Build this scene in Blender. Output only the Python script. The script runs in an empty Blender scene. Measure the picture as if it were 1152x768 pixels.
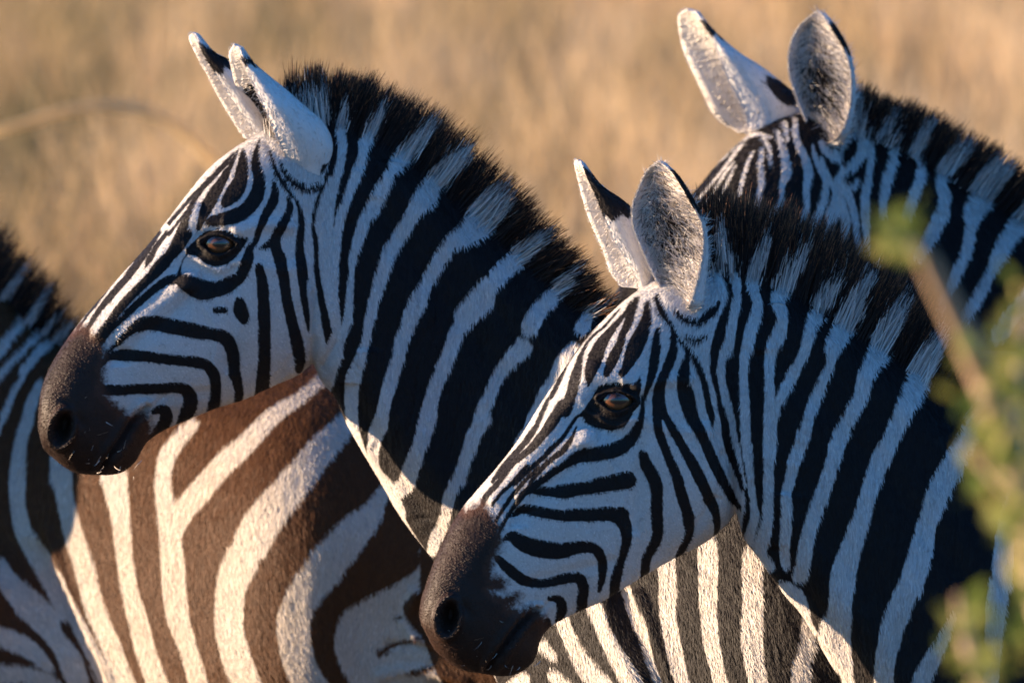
import bpy, math, random
import numpy as np
R = math.radians
rng = np.random.default_rng(7)
random.seed(7)
scene = bpy.context.scene

# ------------------------------------------------------------------ camera, sky, sun, exposure
CAM_Z = 2.19; TILT = R(4.3); LENS = 300.0; FPX = 1152 * LENS / 36.0
cam_d = bpy.data.cameras.new('camera'); cam = bpy.data.objects.new('camera', cam_d)
scene.collection.objects.link(cam); scene.camera = cam
cam.location = (0, 0, CAM_Z); cam.rotation_euler = (math.pi/2 - TILT, 0, 0)
cam_d.lens = LENS; cam_d.sensor_width = 36; cam_d.clip_end = 3000; cam_d.clip_start = 0.5
cam_d.dof.use_dof = True; cam_d.dof.focus_distance = 12.45; cam_d.dof.aperture_fstop = 6.3

SUN_EL = R(5.5)
SUN_AZ = R(7.0)                  # how far the sun stands beyond the animals' plane, at the left
sdir = np.array([-math.cos(SUN_EL)*math.cos(SUN_AZ), math.cos(SUN_EL)*math.sin(SUN_AZ), math.sin(SUN_EL)])
world = bpy.data.worlds.new('World'); scene.world = world; world.use_nodes = True
wn = world.node_tree.nodes; wl = world.node_tree.links
bg = wn['Background']; sky = wn.new('ShaderNodeTexSky'); sky.sky_type = 'NISHITA'; sky.sun_disc = False
sky.sun_elevation = SUN_EL; sky.sun_rotation = math.atan2(sdir[0], sdir[1]); sky.air_density = 1.0; sky.dust_density = 0.3; sky.ozone_density = 3.0
bg.inputs['Strength'].default_value = 0.11
tint = wn.new('ShaderNodeMix'); tint.data_type = 'RGBA'; tint.blend_type = 'MULTIPLY'; tint.inputs[0].default_value = 1.0
tint.inputs[7].default_value = (0.45, 0.90, 1.50, 1); wl.new(sky.outputs[0], tint.inputs[6]); wl.new(tint.outputs[2], bg.inputs['Color'])
sun_d = bpy.data.lights.new('sun', 'SUN'); sun = bpy.data.objects.new('sun', sun_d); scene.collection.objects.link(sun)
sun_d.energy = 5.0; sun_d.angle = R(0.6); sun_d.color = (1.0, 0.74, 0.50)
from mathutils import Vector
sun.rotation_euler = Vector(tuple(sdir)).to_track_quat('Z', 'Y').to_euler(); sun.location = (-8, 4, 6)
scene.view_settings.view_transform = 'Standard'; scene.view_settings.look = 'None'
scene.view_settings.gamma = 1.0; scene.view_settings.use_curve_mapping = False
scene.view_settings.exposure = 1.68

# ------------------------------------------------------------------ helpers
def link(o, parent=None):
    scene.collection.objects.link(o)
    if parent is not None:
        o.parent = parent
    return o
def np_mesh(name, V, F, mat, parent=None, attrs=None, smooth=True):
    """V (n,3), F (m,k) or list of face arrays; attrs {name: per-vertex float}"""
    Fs = F if isinstance(F, list) else [F]
    Fs = [np.asarray(f, dtype=np.int32) for f in Fs if len(f)]
    me = bpy.data.meshes.new(name)
    me.vertices.add(len(V)); me.vertices.foreach_set('co', np.asarray(V, dtype=np.float32).ravel())
    nl = sum(f.size for f in Fs); nf = sum(len(f) for f in Fs)
    me.loops.add(nl); me.polygons.add(nf)
    me.loops.foreach_set('vertex_index', np.concatenate([f.ravel() for f in Fs]))
    tot = np.concatenate([np.full(len(f), f.shape[1], dtype=np.int32) for f in Fs])
    st = np.concatenate([[0], np.cumsum(tot)[:-1]]).astype(np.int32)
    me.polygons.foreach_set('loop_start', st)
    try: me.polygons.foreach_set('loop_total', tot)
    except Exception: pass
    me.polygons.foreach_set('use_smooth', np.full(nf, smooth, dtype=bool))
    for k, a in (attrs or {}).items():
        at = me.attributes.new(k, 'FLOAT', 'POINT'); at.data.foreach_set('value', np.asarray(a, dtype=np.float32))
    me.update(calc_edges=True); me.validate()
    me.materials.append(mat)
    o = bpy.data.objects.new(name, me)
    return link(o, parent)
def tag(o, label=None, cat=None, group=None, kind=None):
    if label: o['label'] = label
    if cat: o['category'] = cat
    if group: o['group'] = group
    if kind: o['kind'] = kind
    return o
def cr(P, n):
    """Catmull-Rom through rows of P, n samples evenly by row index"""
    P = np.asarray(P, float)
    if len(P) == 1: return np.repeat(P, n, 0)
    Q = np.vstack([2*P[0]-P[1], P, 2*P[-1]-P[-2]])
    t = np.linspace(0, len(P)-1, n); i = np.minimum(t.astype(int), len(P)-2); f = (t-i)[:, None]
    a, b, c, d = Q[i], Q[i+1], Q[i+2], Q[i+3]
    return 0.5*((2*b)+(-a+c)*f+(2*a-5*b+4*c-d)*f*f+(-a+3*b-3*c+d)*f**3)

# ------------------------------------------------------------------ materials
def new_mat(name):
    m = bpy.data.materials.new(name); m.use_nodes = True
    nt = m.node_tree; b = nt.nodes['Principled BSDF']
    return m, nt, b
def attr(nt, name):
    a = nt.nodes.new('ShaderNodeAttribute'); a.attribute_name = name; return a.outputs['Fac']
def mth(nt, op, a, b=None, c=None, clamp=False):
    n = nt.nodes.new('ShaderNodeMath'); n.operation = op; n.use_clamp = clamp
    for i, v in enumerate((a, b, c)):
        if v is None: continue
        if isinstance(v, (int, float)): n.inputs[i].default_value = v
        else: nt.links.new(v, n.inputs[i])
    return n.outputs[0]
def mixc(nt, f, a, b, mode='MIX'):
    n = nt.nodes.new('ShaderNodeMix'); n.data_type = 'RGBA'; n.blend_type = mode
    for s, v in ((n.inputs[0], f), (n.inputs[6], a), (n.inputs[7], b)):
        if isinstance(v, (int, float)): s.default_value = v
        elif isinstance(v, tuple): s.default_value = (*v, 1)
        else: nt.links.new(v, s)
    return n.outputs[2]
def noise(nt, scale, detail=3, rough=0.5, coord='Object', stretch=None):
    tc = nt.nodes.new('ShaderNodeTexCoord'); n = nt.nodes.new('ShaderNodeTexNoise')
    n.inputs['Scale'].default_value = scale; n.inputs['Detail'].default_value = detail; n.inputs['Roughness'].default_value = rough
    if stretch:
        mp = nt.nodes.new('ShaderNodeMapping'); mp.inputs['Scale'].default_value = stretch[:3]
        if len(stretch) > 3: mp.inputs['Rotation'].default_value = (0, stretch[3], 0)
        nt.links.new(tc.outputs[coord], mp.inputs[0]); nt.links.new(mp.outputs[0], n.inputs['Vector'])
    else: nt.links.new(tc.outputs[coord], n.inputs['Vector'])
    return n.outputs['Fac']
def coat_mat(name, white, dark, muzzle=(0.020, 0.0115, 0.0085), soil=(0.42, 0.31, 0.21)):
    m, nt, b = new_mat(name)
    st, mz, rn, so = attr(nt, 'stripe'), attr(nt, 'muzzle'), attr(nt, 'strand'), attr(nt, 'soil')
    nz = noise(nt, 260, 2, 0.6, stretch=(1.0, 1.0, 0.45))
    f = mth(nt, 'ADD', st, mth(nt, 'MULTIPLY', mth(nt, 'SUBTRACT', nz, 0.5), 2.4))
    fac = mth(nt, 'MULTIPLY_ADD', f, 0.8, 0.5, clamp=True)
    big = noise(nt, 7, 4, 0.6)
    fleck = noise(nt, 90, 3, 0.7)
    w = mixc(nt, mth(nt, 'MULTIPLY', mth(nt, 'ADD', so, mth(nt, 'MULTIPLY_ADD', big, 0.9, -0.38, clamp=True)), 0.8, clamp=True), white, soil)
    w = mixc(nt, mth(nt, 'MULTIPLY_ADD', fleck, 3.0, -1.75, clamp=True), w, (0.30, 0.25, 0.21))
    d = mixc(nt, fleck, dark, tuple(min(1, 1.6*x) for x in dark))
    col = mixc(nt, fac, w, d)
    mzn = mth(nt, 'ADD', mz, mth(nt, 'MULTIPLY', mth(nt, 'SUBTRACT', noise(nt, 120, 3, 0.7), 0.5), mth(nt, 'MULTIPLY', mth(nt, 'MULTIPLY', mz, mth(nt, 'SUBTRACT', 1.0, mz)), 3.2)), clamp=True)
    mfac = mth(nt, 'MULTIPLY_ADD', mzn, 2.6, -0.72, clamp=True)
    mdeep = mth(nt, 'MULTIPLY_ADD', mth(nt, 'ADD', mzn, mth(nt, 'MULTIPLY', big, 0.5)), 2.6, -2.55, clamp=True)
    col = mixc(nt, mfac, col, mixc(nt, mdeep, tuple(3.2*x*k for x, k in zip(muzzle, (1.15, 0.9, 0.75))), muzzle))
    col = mixc(nt, 1.0, col, mixc(nt, rn, (0.66, 0.66, 0.66), (1.30, 1.28, 1.24)), 'MULTIPLY')
    nt.links.new(col, b.inputs['Base Color'])
    nt.links.new(mth(nt, 'MULTIPLY_ADD', mz, -0.06, 0.6), b.inputs['Roughness']); nt.links.new(mth(nt, 'MULTIPLY_ADD', mz, 0.04, 0.14), b.inputs['Specular IOR Level'])
    bmp = nt.nodes.new('ShaderNodeBump'); bmp.inputs['Strength'].default_value = 0.25; bmp.inputs['Distance'].default_value = 0.004
    nt.links.new(noise(nt, 150, 3, 0.6, stretch=(1.6, 1.0, 0.35)), bmp.inputs['Height']); nt.links.new(bmp.outputs[0], b.inputs['Normal'])
    return m
M_black = coat_mat('black_and_white_coat', (0.66, 0.63, 0.60), (0.0125, 0.0095, 0.0085))
M_brown = coat_mat('brown_and_white_coat', (0.64, 0.575, 0.50), (0.064, 0.0255, 0.0085))
M_mane = coat_mat('mane_hair', (0.62, 0.59, 0.56), (0.016, 0.012, 0.011), muzzle=(0.10, 0.055, 0.03))
m, nt, b = new_mat('eye_surface'); M_eye = m
tc = nt.nodes.new('ShaderNodeTexCoord'); sp = nt.nodes.new('ShaderNodeSeparateXYZ'); nt.links.new(tc.outputs['Object'], sp.inputs[0])
rr = mth(nt, 'SQRT', mth(nt, 'ADD', mth(nt, 'POWER', sp.outputs[0], 2), mth(nt, 'POWER', mth(nt, 'MULTIPLY', sp.outputs[2], 1.25), 2)))
pp = mth(nt, 'SQRT', mth(nt, 'ADD', mth(nt, 'POWER', mth(nt, 'MULTIPLY', sp.outputs[0], 0.75), 2), mth(nt, 'POWER', mth(nt, 'MULTIPLY', sp.outputs[2], 1.9), 2)))
iris = mixc(nt, noise(nt, 160, 3), (0.035, 0.012, 0.005), (0.17, 0.060, 0.017))
c = mixc(nt, mth(nt, 'MULTIPLY_ADD', rr, 700, -12.8, clamp=True), iris, (0.012, 0.008, 0.007))
c = mixc(nt, mth(nt, 'MULTIPLY_ADD', pp, 700, -5.6, clamp=True), (0.004, 0.003, 0.003), c)
nt.links.new(c, b.inputs['Base Color']); b.inputs['Roughness'].default_value = 0.25
b.inputs['Coat Weight'].default_value = 1.0; b.inputs['Coat Roughness'].default_value = 0.02; b.inputs['Specular IOR Level'].default_value = 0.5

# ------------------------------------------------------------------ drawing units: one unit is about 1.35 mm on a zebra's own side plane
ca, sa = math.cos(TILT), math.sin(TILT)
class Frame:
    def __init__(s, D, w0):
        s.D, s.w0 = D, w0; s.k = D / FPX
    def plane(s, u, v):
        x = (np.asarray(u, float)-576)/FPX; y = (384-np.asarray(v, float))/FPX
        dy = ca + y*sa; dz = -sa + y*ca; t = s.D/dy
        return x*t, CAM_Z + dz*t
    def world(s, P):                       # P columns: u, w, v
        X, Z = s.plane(P[:, 0], P[:, 2])
        return np.stack([X, s.D - (P[:, 1]-s.w0)*s.k, Z], 1)
    def ground_v(s):
        a, b2 = 300.0, 3000.0
        for _ in range(50):
            c2 = (a+b2)/2
            if s.plane(576, c2)[1] > 0: a = c2
            else: b2 = c2
        return a
ORG = dict(Z1=(190,20),Z2=(190,150),Z3=(30,260),Z4=(190,280),Z5=(30,390),Z6=(340,70),Z7=(340,200),Z8=(340,330),Z9=(340,460),Z10=(530,200),
 D1=(0,270),D2=(0,430,6.4),D3=(0,530),D4=(0,608),D5=(150,430),D6=(180,608),D7=(340,460),D8=(340,608),
 B1=(620,300),B2=(500,380),B3=(620,430),B4=(460,520),B5=(460,608),B6=(640,560),B7=(780,230),B8=(800,350),B9=(800,480),B10=(912,380),
 B11=(912,500),B12=(912,608),B13=(630,170),C0=(750,0),C1=(770,110),C2=(912,80),C3=(912,220),E=(680,608))
def zz(org, pts):
    a = np.array([[float(x) for x in p.split(',')] for p in pts.split()])
    if org == '1': return a
    o = ORG[org]; k = o[2] if len(o) > 2 else 4.8
    a = a / k; a[:, 0] += o[0]; a[:, 1] += o[1]; return a
# coat markings: strokes (centre line and width) and closed shapes, W white, K dark, M muzzle
MARKS = """
@A
P W 1 : 43,460 60,400 100,345 180,255 232,188 270,160 300,140 330,110 368,95 374,140 378,200 376,250 380,330 386,400 370,435 340,440 300,450 180,500 110,545 60,530
K Z2 600,140,10 640,215,30 700,265,40 760,285,36 840,255,32 872,200,34 898,100,40 890,20,44 868,-60,40 845,-120,30
K Z2 900,60,50 880,180,50 840,300,60 800,400,50 775,480,16 790,560,30 800,680,36 812,768,40
K Z4 795,80,36 815,200,40 838,340,45 860,470,45 866,545,20
W Z6 225,240,40 205,340,50 220,440,50 200,560,50 165,660,45 130,768,50
W Z2 890,250,66 850,370,85 815,460,56 822,540,40 830,640,40 850,740,36
W Z4 822,20,38 835,120,40 865,220,60 880,300,60 895,380,40 895,450,40 860,540,44 820,610,50 770,650,40
W Z6 445,230,30 400,330,70 340,420,70 325,500,50 290,600,55 240,720,50 225,768,50
W Z2 940,390,50 925,450,50 905,560,45 900,680,40 895,768,38
W Z4 895,130,35 890,240,45 885,340,50
W Z6 700,340,60 610,450,100 520,530,92 468,600,54 430,670,75 380,768,80
W Z7 400,120,80 340,210,65 310,300,60 275,400,50 265,500,32 258,600,40 250,768,42
W Z8 255,0,40 248,100,48 220,200,48 190,300,45 160,420,50 130,510,60
W Z6 900,490,90 860,520,100 770,600,110 670,690,100 620,768,90
W Z7 680,90,110 610,170,80 570,230,80 520,310,80 460,400,75 430,500,75 400,600,65 370,700,50 355,768,50
W Z8 385,20,60 365,130,50 340,240,50 310,350,60 275,450,80 265,540,75 265,600,74
W Z9 265,20,74 280,100,50 300,200,60 340,280,34
W Z7 1060,110,150 990,200,180 890,290,130 800,340,80 760,400,80 710,480,80 670,560,75 610,660,80 570,768,85
W Z8 640,20,75 590,120,70 540,230,80 510,340,75 480,450,75 450,560,70 430,660,70 420,720,80
W Z9 430,40,80 400,120,80 385,200,70 380,290,60 410,360,60 450,420,90
W Z10 420,275,40 370,330,80 290,400,100 200,460,100 120,540,92 60,600,66 20,660,66
W Z7 990,580,110 930,650,100 870,720,100
W Z8 980,20,120 900,100,100 840,180,80 800,280,75 760,380,80 720,480,75 690,580,80 660,680,80 650,768,85
W Z9 690,20,85 650,120,80 620,210,80 590,300,90 560,400,90 500,450,90
W Z10 570,450,50 520,540,62 440,610,80 370,680,90 320,768,100
W B2 430,10,100 340,110,80 290,180,70 250,270,70 210,360,70 180,450,70 150,540,70 110,640,65 80,740,65
W Z9 980,20,90 930,110,80 890,220,70 850,330,60 800,430,70 780,520,60 760,600,60 720,700,66 700,768,60
W Z10 690,640,30 640,700,60 600,768,80
W B2 700,20,80 640,90,90 590,180,60 540,250,55 500,330,50 470,400,50 450,450,40 400,520,40
W Z9 245,90,50 300,200,50 340,290,30 390,360,40 430,430,60 480,500,90 530,560,60 545,600,24 600,700,22 650,765,14
K Z2 545,90,12 575,170,25 610,240,30 650,300,24 690,350,20 710,410,30 712,500,40 705,600,45 720,700,50 728,768,50
K Z4 705,0,50 715,120,50 728,240,40 745,360,32 755,440,14
K Z2 645,330,15 655,380,40 640,430,45 600,500,60 560,570,50 490,605,14
K Z2 575,560,50 578,600,60 600,680,60 620,768,62
K Z4 600,30,66 620,150,60 640,270,58 665,390,60 690,500,70 705,600,62 700,660,44
K Z2 490,30,10 470,150,50 490,240,70 470,330,80 400,410,80 320,440,76 240,455,56 205,470,20
K Z2 565,240,14 575,300,40 560,360,55 520,430,50 490,500,40 470,560,35 440,600,40 410,680,50 390,740,58
K Z4 435,20,50 410,90,60 370,150,60 300,190,80 200,210,90
K Z3 1120,250,70 1040,290,80 950,300,110 880,270,100 820,245,60 760,250,50 700,290,45 640,340,42 560,410,40 500,470,36 440,530,34 390,600,36
K Z3 820,230,30 835,160,8 865,110,8
K Z4 487,80,45 500,150,60 510,250,65 515,400,70 515,550,68 508,700,75 500,790,80
K Z4 255,312,38 300,312,38
K Z4 380,265,50 385,310,80 400,350,65 405,375,40
K Z3 430,640,16 490,590,30 550,530,45 620,485,75 700,480,85 800,500,85 900,520,85 1000,540,70 1070,560,75 1110,640,70 1120,768,65
K Z5 1120,110,62 1145,240,52 1130,350,44
K Z3 400,710,24 440,665,40 500,655,62 560,655,66 650,660,62 750,675,60 850,685,60 930,700,60
K Z5 880,62,60 960,80,60 1010,140,65 1020,240,60 1005,330,70 990,370,60
K Z5 410,215,60 500,220,60 600,215,60 700,215,60 800,210,60 860,225,70 885,290,80 860,370,80 830,440,60
K Z5 690,340,40 740,330,60 755,380,70 730,430,70 700,480,64 670,500,50
K Z3 865,0,64 820,70,66 770,125,62 730,165,70 680,220,60 620,280,50 550,350,48 480,430,45 420,510,40 370,570,34
K Z3 760,0,24 700,80,30 665,140,34 640,185,8
K Z3 720,0,20 680,60,28 620,140,40 560,220,38 500,290,36 440,360,34 390,420,30 350,480,28 310,550,28
K Z3 660,55,11 510,225,13 410,350,13 340,435,13 275,520,14
K Z2 0,485,20 60,415,20 130,335,20 220,245,22 300,165,22 350,112,14
K Z2 0,540,18 60,460,16 120,380,16 200,280,16 280,200,14 350,130,12
K Z2 15,640,60 50,570,60 75,500,50 100,430,40 130,370,28 170,310,25 240,230,16 300,170,10
K Z2 375,90,10 330,180,30 270,280,55 215,370,70 180,440,50 160,500,25
K Z2 400,90,20 400,160,60 385,250,80 350,310,90 300,365,46
P K Z2 90,610 150,560 200,520 300,528 430,545 420,580 370,640 320,690 250,705 200,690 150,650 100,640
P M 1 : 30,374 76,374 92,366 104,374 117,390 114,410 113,437 124,450 138,463 147,467 163,463 168,478 165,500 165,560 30,560
@E
W E -60,250,90 -10,370,80 40,480,90 100,580,100 160,680,100 220,768,110
W E 110,150,60 150,270,70 180,330,80 210,420,66 235,520,56 270,620,50 330,768,60
W E 330,-60,100 340,100,100 340,260,90 360,380,90 390,520,90 420,640,80 460,768,80
W E 560,-120,110 560,0,110 560,150,100 565,280,90 575,400,90 600,520,80 630,640,80 660,768,90
W E 800,-80,110 795,60,115 800,200,120 790,330,120 800,450,110 820,570,100 850,680,110 870,768,110
W E 1120,200,100 1090,400,90 1060,500,100 1060,620,110 1070,768,110
W B5 800,300,80 855,420,80 900,510,90 960,600,110 1030,680,120 1110,768,120
W B5 780,660,70 870,710,50
W B5 720,500,70 780,560,40
W B5 560,768,80 620,700,70
W B5 420,740,90 440,800,90
@B
P W 1 : 470,690 485,640 510,575 560,520 610,450 640,400 700,335 735,312 790,300 812,305 818,330 818,390 812,420 822,480 838,560 832,610 800,625 700,680 610,720 590,780 500,760
W B7 160,130,60 150,220,66 165,290,56 200,340,44 235,420,50 230,520,50 215,620,50 195,768,46
W B1 975,300,50 935,420,70 910,500,60 915,600,55 940,700,50 955,768,50
W B3 955,120,50 975,220,45 1000,320,40 1020,420,30 1040,540,26
W B7 400,200,40 370,300,70 320,400,80 330,470,50 345,540,55 320,640,65 290,768,55
W B8 235,20,60 200,120,50 180,230,50 175,340,45 180,450,50 185,560,55 190,680,50 195,768,50
W B9 200,100,50 210,200,40 215,300,40 225,400,40 235,480,50 215,560,50 195,630,60
W B8 320,768,60 320,600,70 330,500,90 315,400,50 315,280,55 330,180,70 370,90,70 385,0,55
W B7 620,250,50 540,360,90 480,450,100 455,520,80 480,580,52 485,640,50 455,720,76
W B8 340,490,60 380,440,60 430,340,60 490,240,60 520,150,50 530,80,60 570,20,90
W B7 810,410,60 740,480,90 680,560,80 630,630,60 625,690,60 610,768,60
W B9 315,0,70 310,100,60 310,250,55 305,400,60 300,500,60 280,600,80 260,680,80 310,750,70
W B7 1000,360,50 920,460,70 860,560,90 800,660,100 750,750,90
W B8 790,20,100 720,100,90 670,180,80 640,280,50 600,370,60 560,460,65 530,550,60 500,650,70 470,740,70
W B9 500,20,80 480,80,70 450,160,70 430,250,60 405,350,55 405,450,60 400,560,60 395,650,55 400,740,50
W B7 1150,540,60 1080,620,80 1010,720,100
W B8 1020,10,110 960,120,120 900,220,120 840,330,90 810,430,80 760,520,80 710,620,80 670,720,80
W B9 700,20,90 670,120,80 635,230,75 600,340,80 560,440,80 530,540,75 510,640,80 490,740,80 470,800,80
W B10 700,20,110 620,150,140 560,260,130 510,360,110 470,440,100 430,540,90 380,640,90 340,740,100
W B11 400,20,110 350,130,100 310,250,90 270,380,100 230,500,110 190,620,130 170,740,140
W B12 170,220,130 160,300,130 150,400,140 125,500,180 140,600,160 185,700,80 200,768,70
W B10 950,350,110 900,440,120 850,520,110 800,600,110 760,700,120
W B11 780,50,110 730,150,120 690,230,130 650,330,110 620,430,110 600,530,120 570,640,130 540,740,140
W B12 600,0,130 570,120,130 520,240,120 480,340,130 440,440,130 420,540,120 400,640,110 385,768,110
W B12 770,370,30 740,440,50 700,530,70 650,620,90 610,700,100 590,768,110
W B11 1110,200,60 1080,300,80 1060,400,100 1045,500,105 1040,600,110 1030,720,115
W B12 1015,200,110 1000,350,110 990,470,100 980,600,90 970,768,80
W E 960,240,50 1020,290,100 1060,370,90 1090,450,60 1130,500,40
K B1 580,330,30 570,400,50 560,480,55 545,560,45 520,640,30 505,690,20
K B3 495,60,20 490,150,30 470,220,50 430,290,70 360,340,80 280,360,80 200,370,80 130,390,66 70,430,44 20,470,28 -60,530,24 -120,580,24
K B1 525,190,30 520,260,56 490,350,80 450,430,90 420,500,60 385,560,40
K B1 655,320,20 665,400,40 650,470,55 615,550,50 590,620,60 580,700,70 590,768,80
K B3 580,80,70 572,150,56 575,220,50 600,300,50 640,400,50 680,500,60 700,580,60 730,680,60 745,768,60
K B3 610,150,40 660,240,50 710,330,50 760,420,60 800,500,65 845,600,60 880,680,50 895,768,40
K B6 650,100,60 650,180,50 620,260,45 590,330,40
K B6 740,0,40 780,60,45 800,130,40 795,210,25
K B3 495,370,50 515,430,70 550,490,75 570,570,70 570,660,65 570,768,60
K B6 470,50,65 480,130,60 470,220,60 420,320,55 410,400,50 405,450,40
K B1 575,160,30 600,230,40 640,290,24 700,380,20 735,430,26 735,470,36 715,560,65 715,640,70 735,720,80
K B3 720,20,90 740,100,85 770,190,70 820,280,60 860,380,60 900,470,60 940,550,50 975,620,45 1010,670,34
K B1 740,420,16 790,500,35 820,590,35 840,680,35 855,768,36
K B3 850,100,36 865,180,30 868,225,10
K B1 925,0,20 950,40,24 965,100,24 960,170,28 930,270,44 905,370,60 885,450,45 875,520,40 885,600,30 900,680,25 915,768,30
K B3 910,100,30 935,200,45 950,300,50 980,400,50 1010,480,35 1030,570,18
K B1 670,220,16 690,245,24 740,275,40 800,280,34 860,240,50 905,190,24
K B1 730,360,20 780,380,36 840,360,22
P K B3 490,0 480,60 430,170 400,220 330,245 240,230 190,205 172,170 130,180 190,110 240,40 255,0 300,-12 400,-8 460,-20 485,-60
K B1 470,170,24 440,230,50 420,290,50 390,350,40 370,410,46 330,490,60 300,560,40
K B1 430,190,12 400,250,20 340,320,36 280,400,60 240,480,80 210,560,60 205,610,26
K B1 370,230,12 300,310,14 230,370,14 190,420,16 160,480,30 135,580,60 110,680,60 80,768,60
K B1 320,240,8 250,318,18 170,410,20 90,520,22 40,625,26 0,700,24
K B2 640,350,60 590,430,60 530,510,50 470,580,40 400,640,35 340,690,30 290,740,28
K B2 560,330,22 540,370,24 500,460,30 440,550,36 370,630,30 300,710,26 260,768,20
K B2 760,370,12 700,430,20 640,520,24 580,580,30 520,640,30 450,700,30 380,768,28
K B2 715,460,10 690,520,24 640,590,36 560,650,30 500,720,24 460,768,24
K B4 560,0,26 480,100,30 420,170,30 390,230,24
K B4 640,0,24 560,90,24 490,160,20 450,210,20
K B4 700,10,24 620,90,24 560,160,26 510,230,24 470,300,20
K B4 800,10,30 720,70,30 640,130,36 590,190,32 540,260,24 500,330,24 480,370,20
K B4 690,135,44 760,140,56 850,150,50 940,120,60 1040,90,70
K B3 50,565,66 100,560,70 200,550,72 300,530,84 370,515,95 410,510,100
K B4 560,270,24 620,235,54 720,250,60 840,270,60 950,270,60 1060,265,70 1150,265,80
K B6 0,70,70 120,70,70 230,70,80 290,110,80 310,190,60 300,270,50 270,360,50 250,450,60 245,560,50
K B4 510,400,16 560,380,60 620,420,90 720,450,100 820,460,90 920,440,70 1000,450,60 1040,510,55 1045,580,50 1035,650,35 1025,690,20
K B4 480,500,40 540,560,60 620,620,60 720,640,50 820,620,60 910,610,60 940,660,60 935,740,60
K B5 935,300,60 930,380,60 890,430,40
K B5 760,300,30 810,310,50 825,370,60 805,430,40
K B5 745,430,40 745,470,50
P M B5 -80,-100 200,-240 310,-165 395,-205 480,-95 490,-20 460,60 430,140 440,180 500,195 510,235 430,250 480,290 590,285 530,350 600,370 650,350 720,400 740,480 740,600 760,768 600,850 -80,850
@C
W C1 50,500,12 150,400,13 250,300,14 320,240,16 400,205,18 470,215,14
W C1 80,550,12 150,470,12 230,370,14 290,290,16 330,255,12
W C1 105,600,14 160,510,14 210,430,14 270,350,10
W C1 180,650,22 200,540,16 240,450,14 280,370,10
W C1 300,510,20 320,430,22 345,350,20 375,290,12
W C1 385,590,30 405,530,30 420,440,35 415,350,30 425,270,18
W C1 430,220,20 460,270,24 470,340,16 478,380,6
W C1 440,700,50 490,610,45 530,540,30 530,460,30 555,390,55 545,310,45 520,230,35 500,180,14
W C1 600,700,40 620,650,35 660,580,35 655,480,35 670,390,50 640,290,40 605,220,35 600,130,30
W C1 560,230,16 545,150,30
W C1 690,680,40 730,590,45 755,500,45 755,420,35 710,320,30 690,250,14
W C1 700,840,50 740,768,50 790,660,50 830,570,40 810,480,35 770,400,30 740,320,20
W C1 830,830,30 850,768,30 870,680,50 860,580,40 840,510,30 810,440,30
W C1 950,840,30 935,740,30 920,640,40 895,540,40 860,470,50 830,410,30
W C1 860,470,40 900,470,40 935,440,30
W C1 985,840,40 985,740,36 975,620,50 975,500,50 1000,380,40 1000,250,36 970,150,40 930,60,50 940,-20,60
W C1 850,390,50 920,350,50 960,280,60 950,190,60 920,100,60
W C1 740,240,40 780,290,50 850,300,70 900,200,60
K C1 860,330,40 900,250,44 930,220,20
W C2 260,170,60 270,110,50
W C2 450,260,50 410,320,70 440,400,60 440,480,50 410,580,60 390,680,50 390,768,45
W C2 650,330,60 570,420,80 585,490,40 590,570,60 560,650,60 520,768,60
W C2 870,410,70 780,480,100 720,550,90 700,610,60 720,680,70 700,768,60
W C2 1060,510,140 970,600,140 900,700,120 870,768,110
W C3 120,0,30 100,120,50 90,200,30
W C3 725,20,50 700,100,80 650,200,80 590,300,70
W C3 930,20,120 870,130,70 850,240,60 820,330,60 780,420,60 740,500,50 700,600,50
W C3 1230,60,120 1150,130,120 1080,200,100 1020,300,90 970,400,60 920,500,70 860,590,60 800,700,60
W C3 1230,480,100 1150,560,100 1080,640,90 1020,730,90
@D
W D1 110,190,40 40,270,50 0,330,50 -100,460,50
W D1 240,290,40 150,430,50 80,540,50 0,630,60 -100,760,60
W D1 240,510,40 150,620,34 60,700,38 0,768,44 -80,860,50
W D1 340,520,40 270,600,50 200,670,50 130,750,50
W D2 180,10,34 110,100,50 50,230,52 0,350,44 -60,500,40
W D2 300,50,50 230,200,84 200,330,90 160,450,90 140,600,110 130,768,120
W D2 390,560,60 430,680,130 460,768,130
W D3 100,20,90 95,150,90 100,250,90 130,350,100 180,430,110 240,530,120 300,640,120 350,768,110
W D4 330,310,100 420,460,100 480,580,110 540,700,110 570,768,100
W D3 345,20,100 350,120,90 370,230,100 400,340,110 430,430,110 470,540,110
W D4 430,60,100 470,200,110 520,360,110 580,500,110 630,640,110 680,768,120
W D3 620,-40,110 620,20,150 640,130,120 660,260,100 670,400,90 690,540,100
W D4 690,200,90 740,380,110 780,540,110 830,680,120 860,768,130
W D3 880,20,80 900,130,110 920,280,120 930,420,130 940,560,130
W D4 930,60,120 940,200,130 960,360,120 1010,500,100 1050,640,110 1080,768,110
W D5 1000,-60,60 900,20,60 760,110,80 620,250,100 510,350,110 430,440,110 350,540,120 260,650,110 200,768,110
W D5 330,180,60 230,280,80 180,380,90 170,480,80 180,600,90 190,700,110
W D5 1180,90,110 1110,180,120 1025,260,150 940,360,160 845,470,170 750,580,180 680,680,185 635,768,190
W D6 480,-70,150 435,20,180 390,120,165 375,240,155 370,380,155 400,520,160 440,640,165 490,768,170 540,880,180
W D7 460,330,60 400,410,90 370,470,120 290,550,180 215,630,200 130,720,205
W D6 900,20,215 820,115,200 745,230,180 715,340,180 725,460,175 765,600,175 830,710,170 900,800,170
P W D8 640,-60 640,400 800,800 100,800 180,700 100,600 60,400 100,260 200,200 350,140 500,0
K D8 560,-10,170 460,60,170 300,150,150 180,230,130 120,330,130 110,450,120 140,560,110 200,660,90 280,710,50 380,725,26 460,715,14
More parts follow.
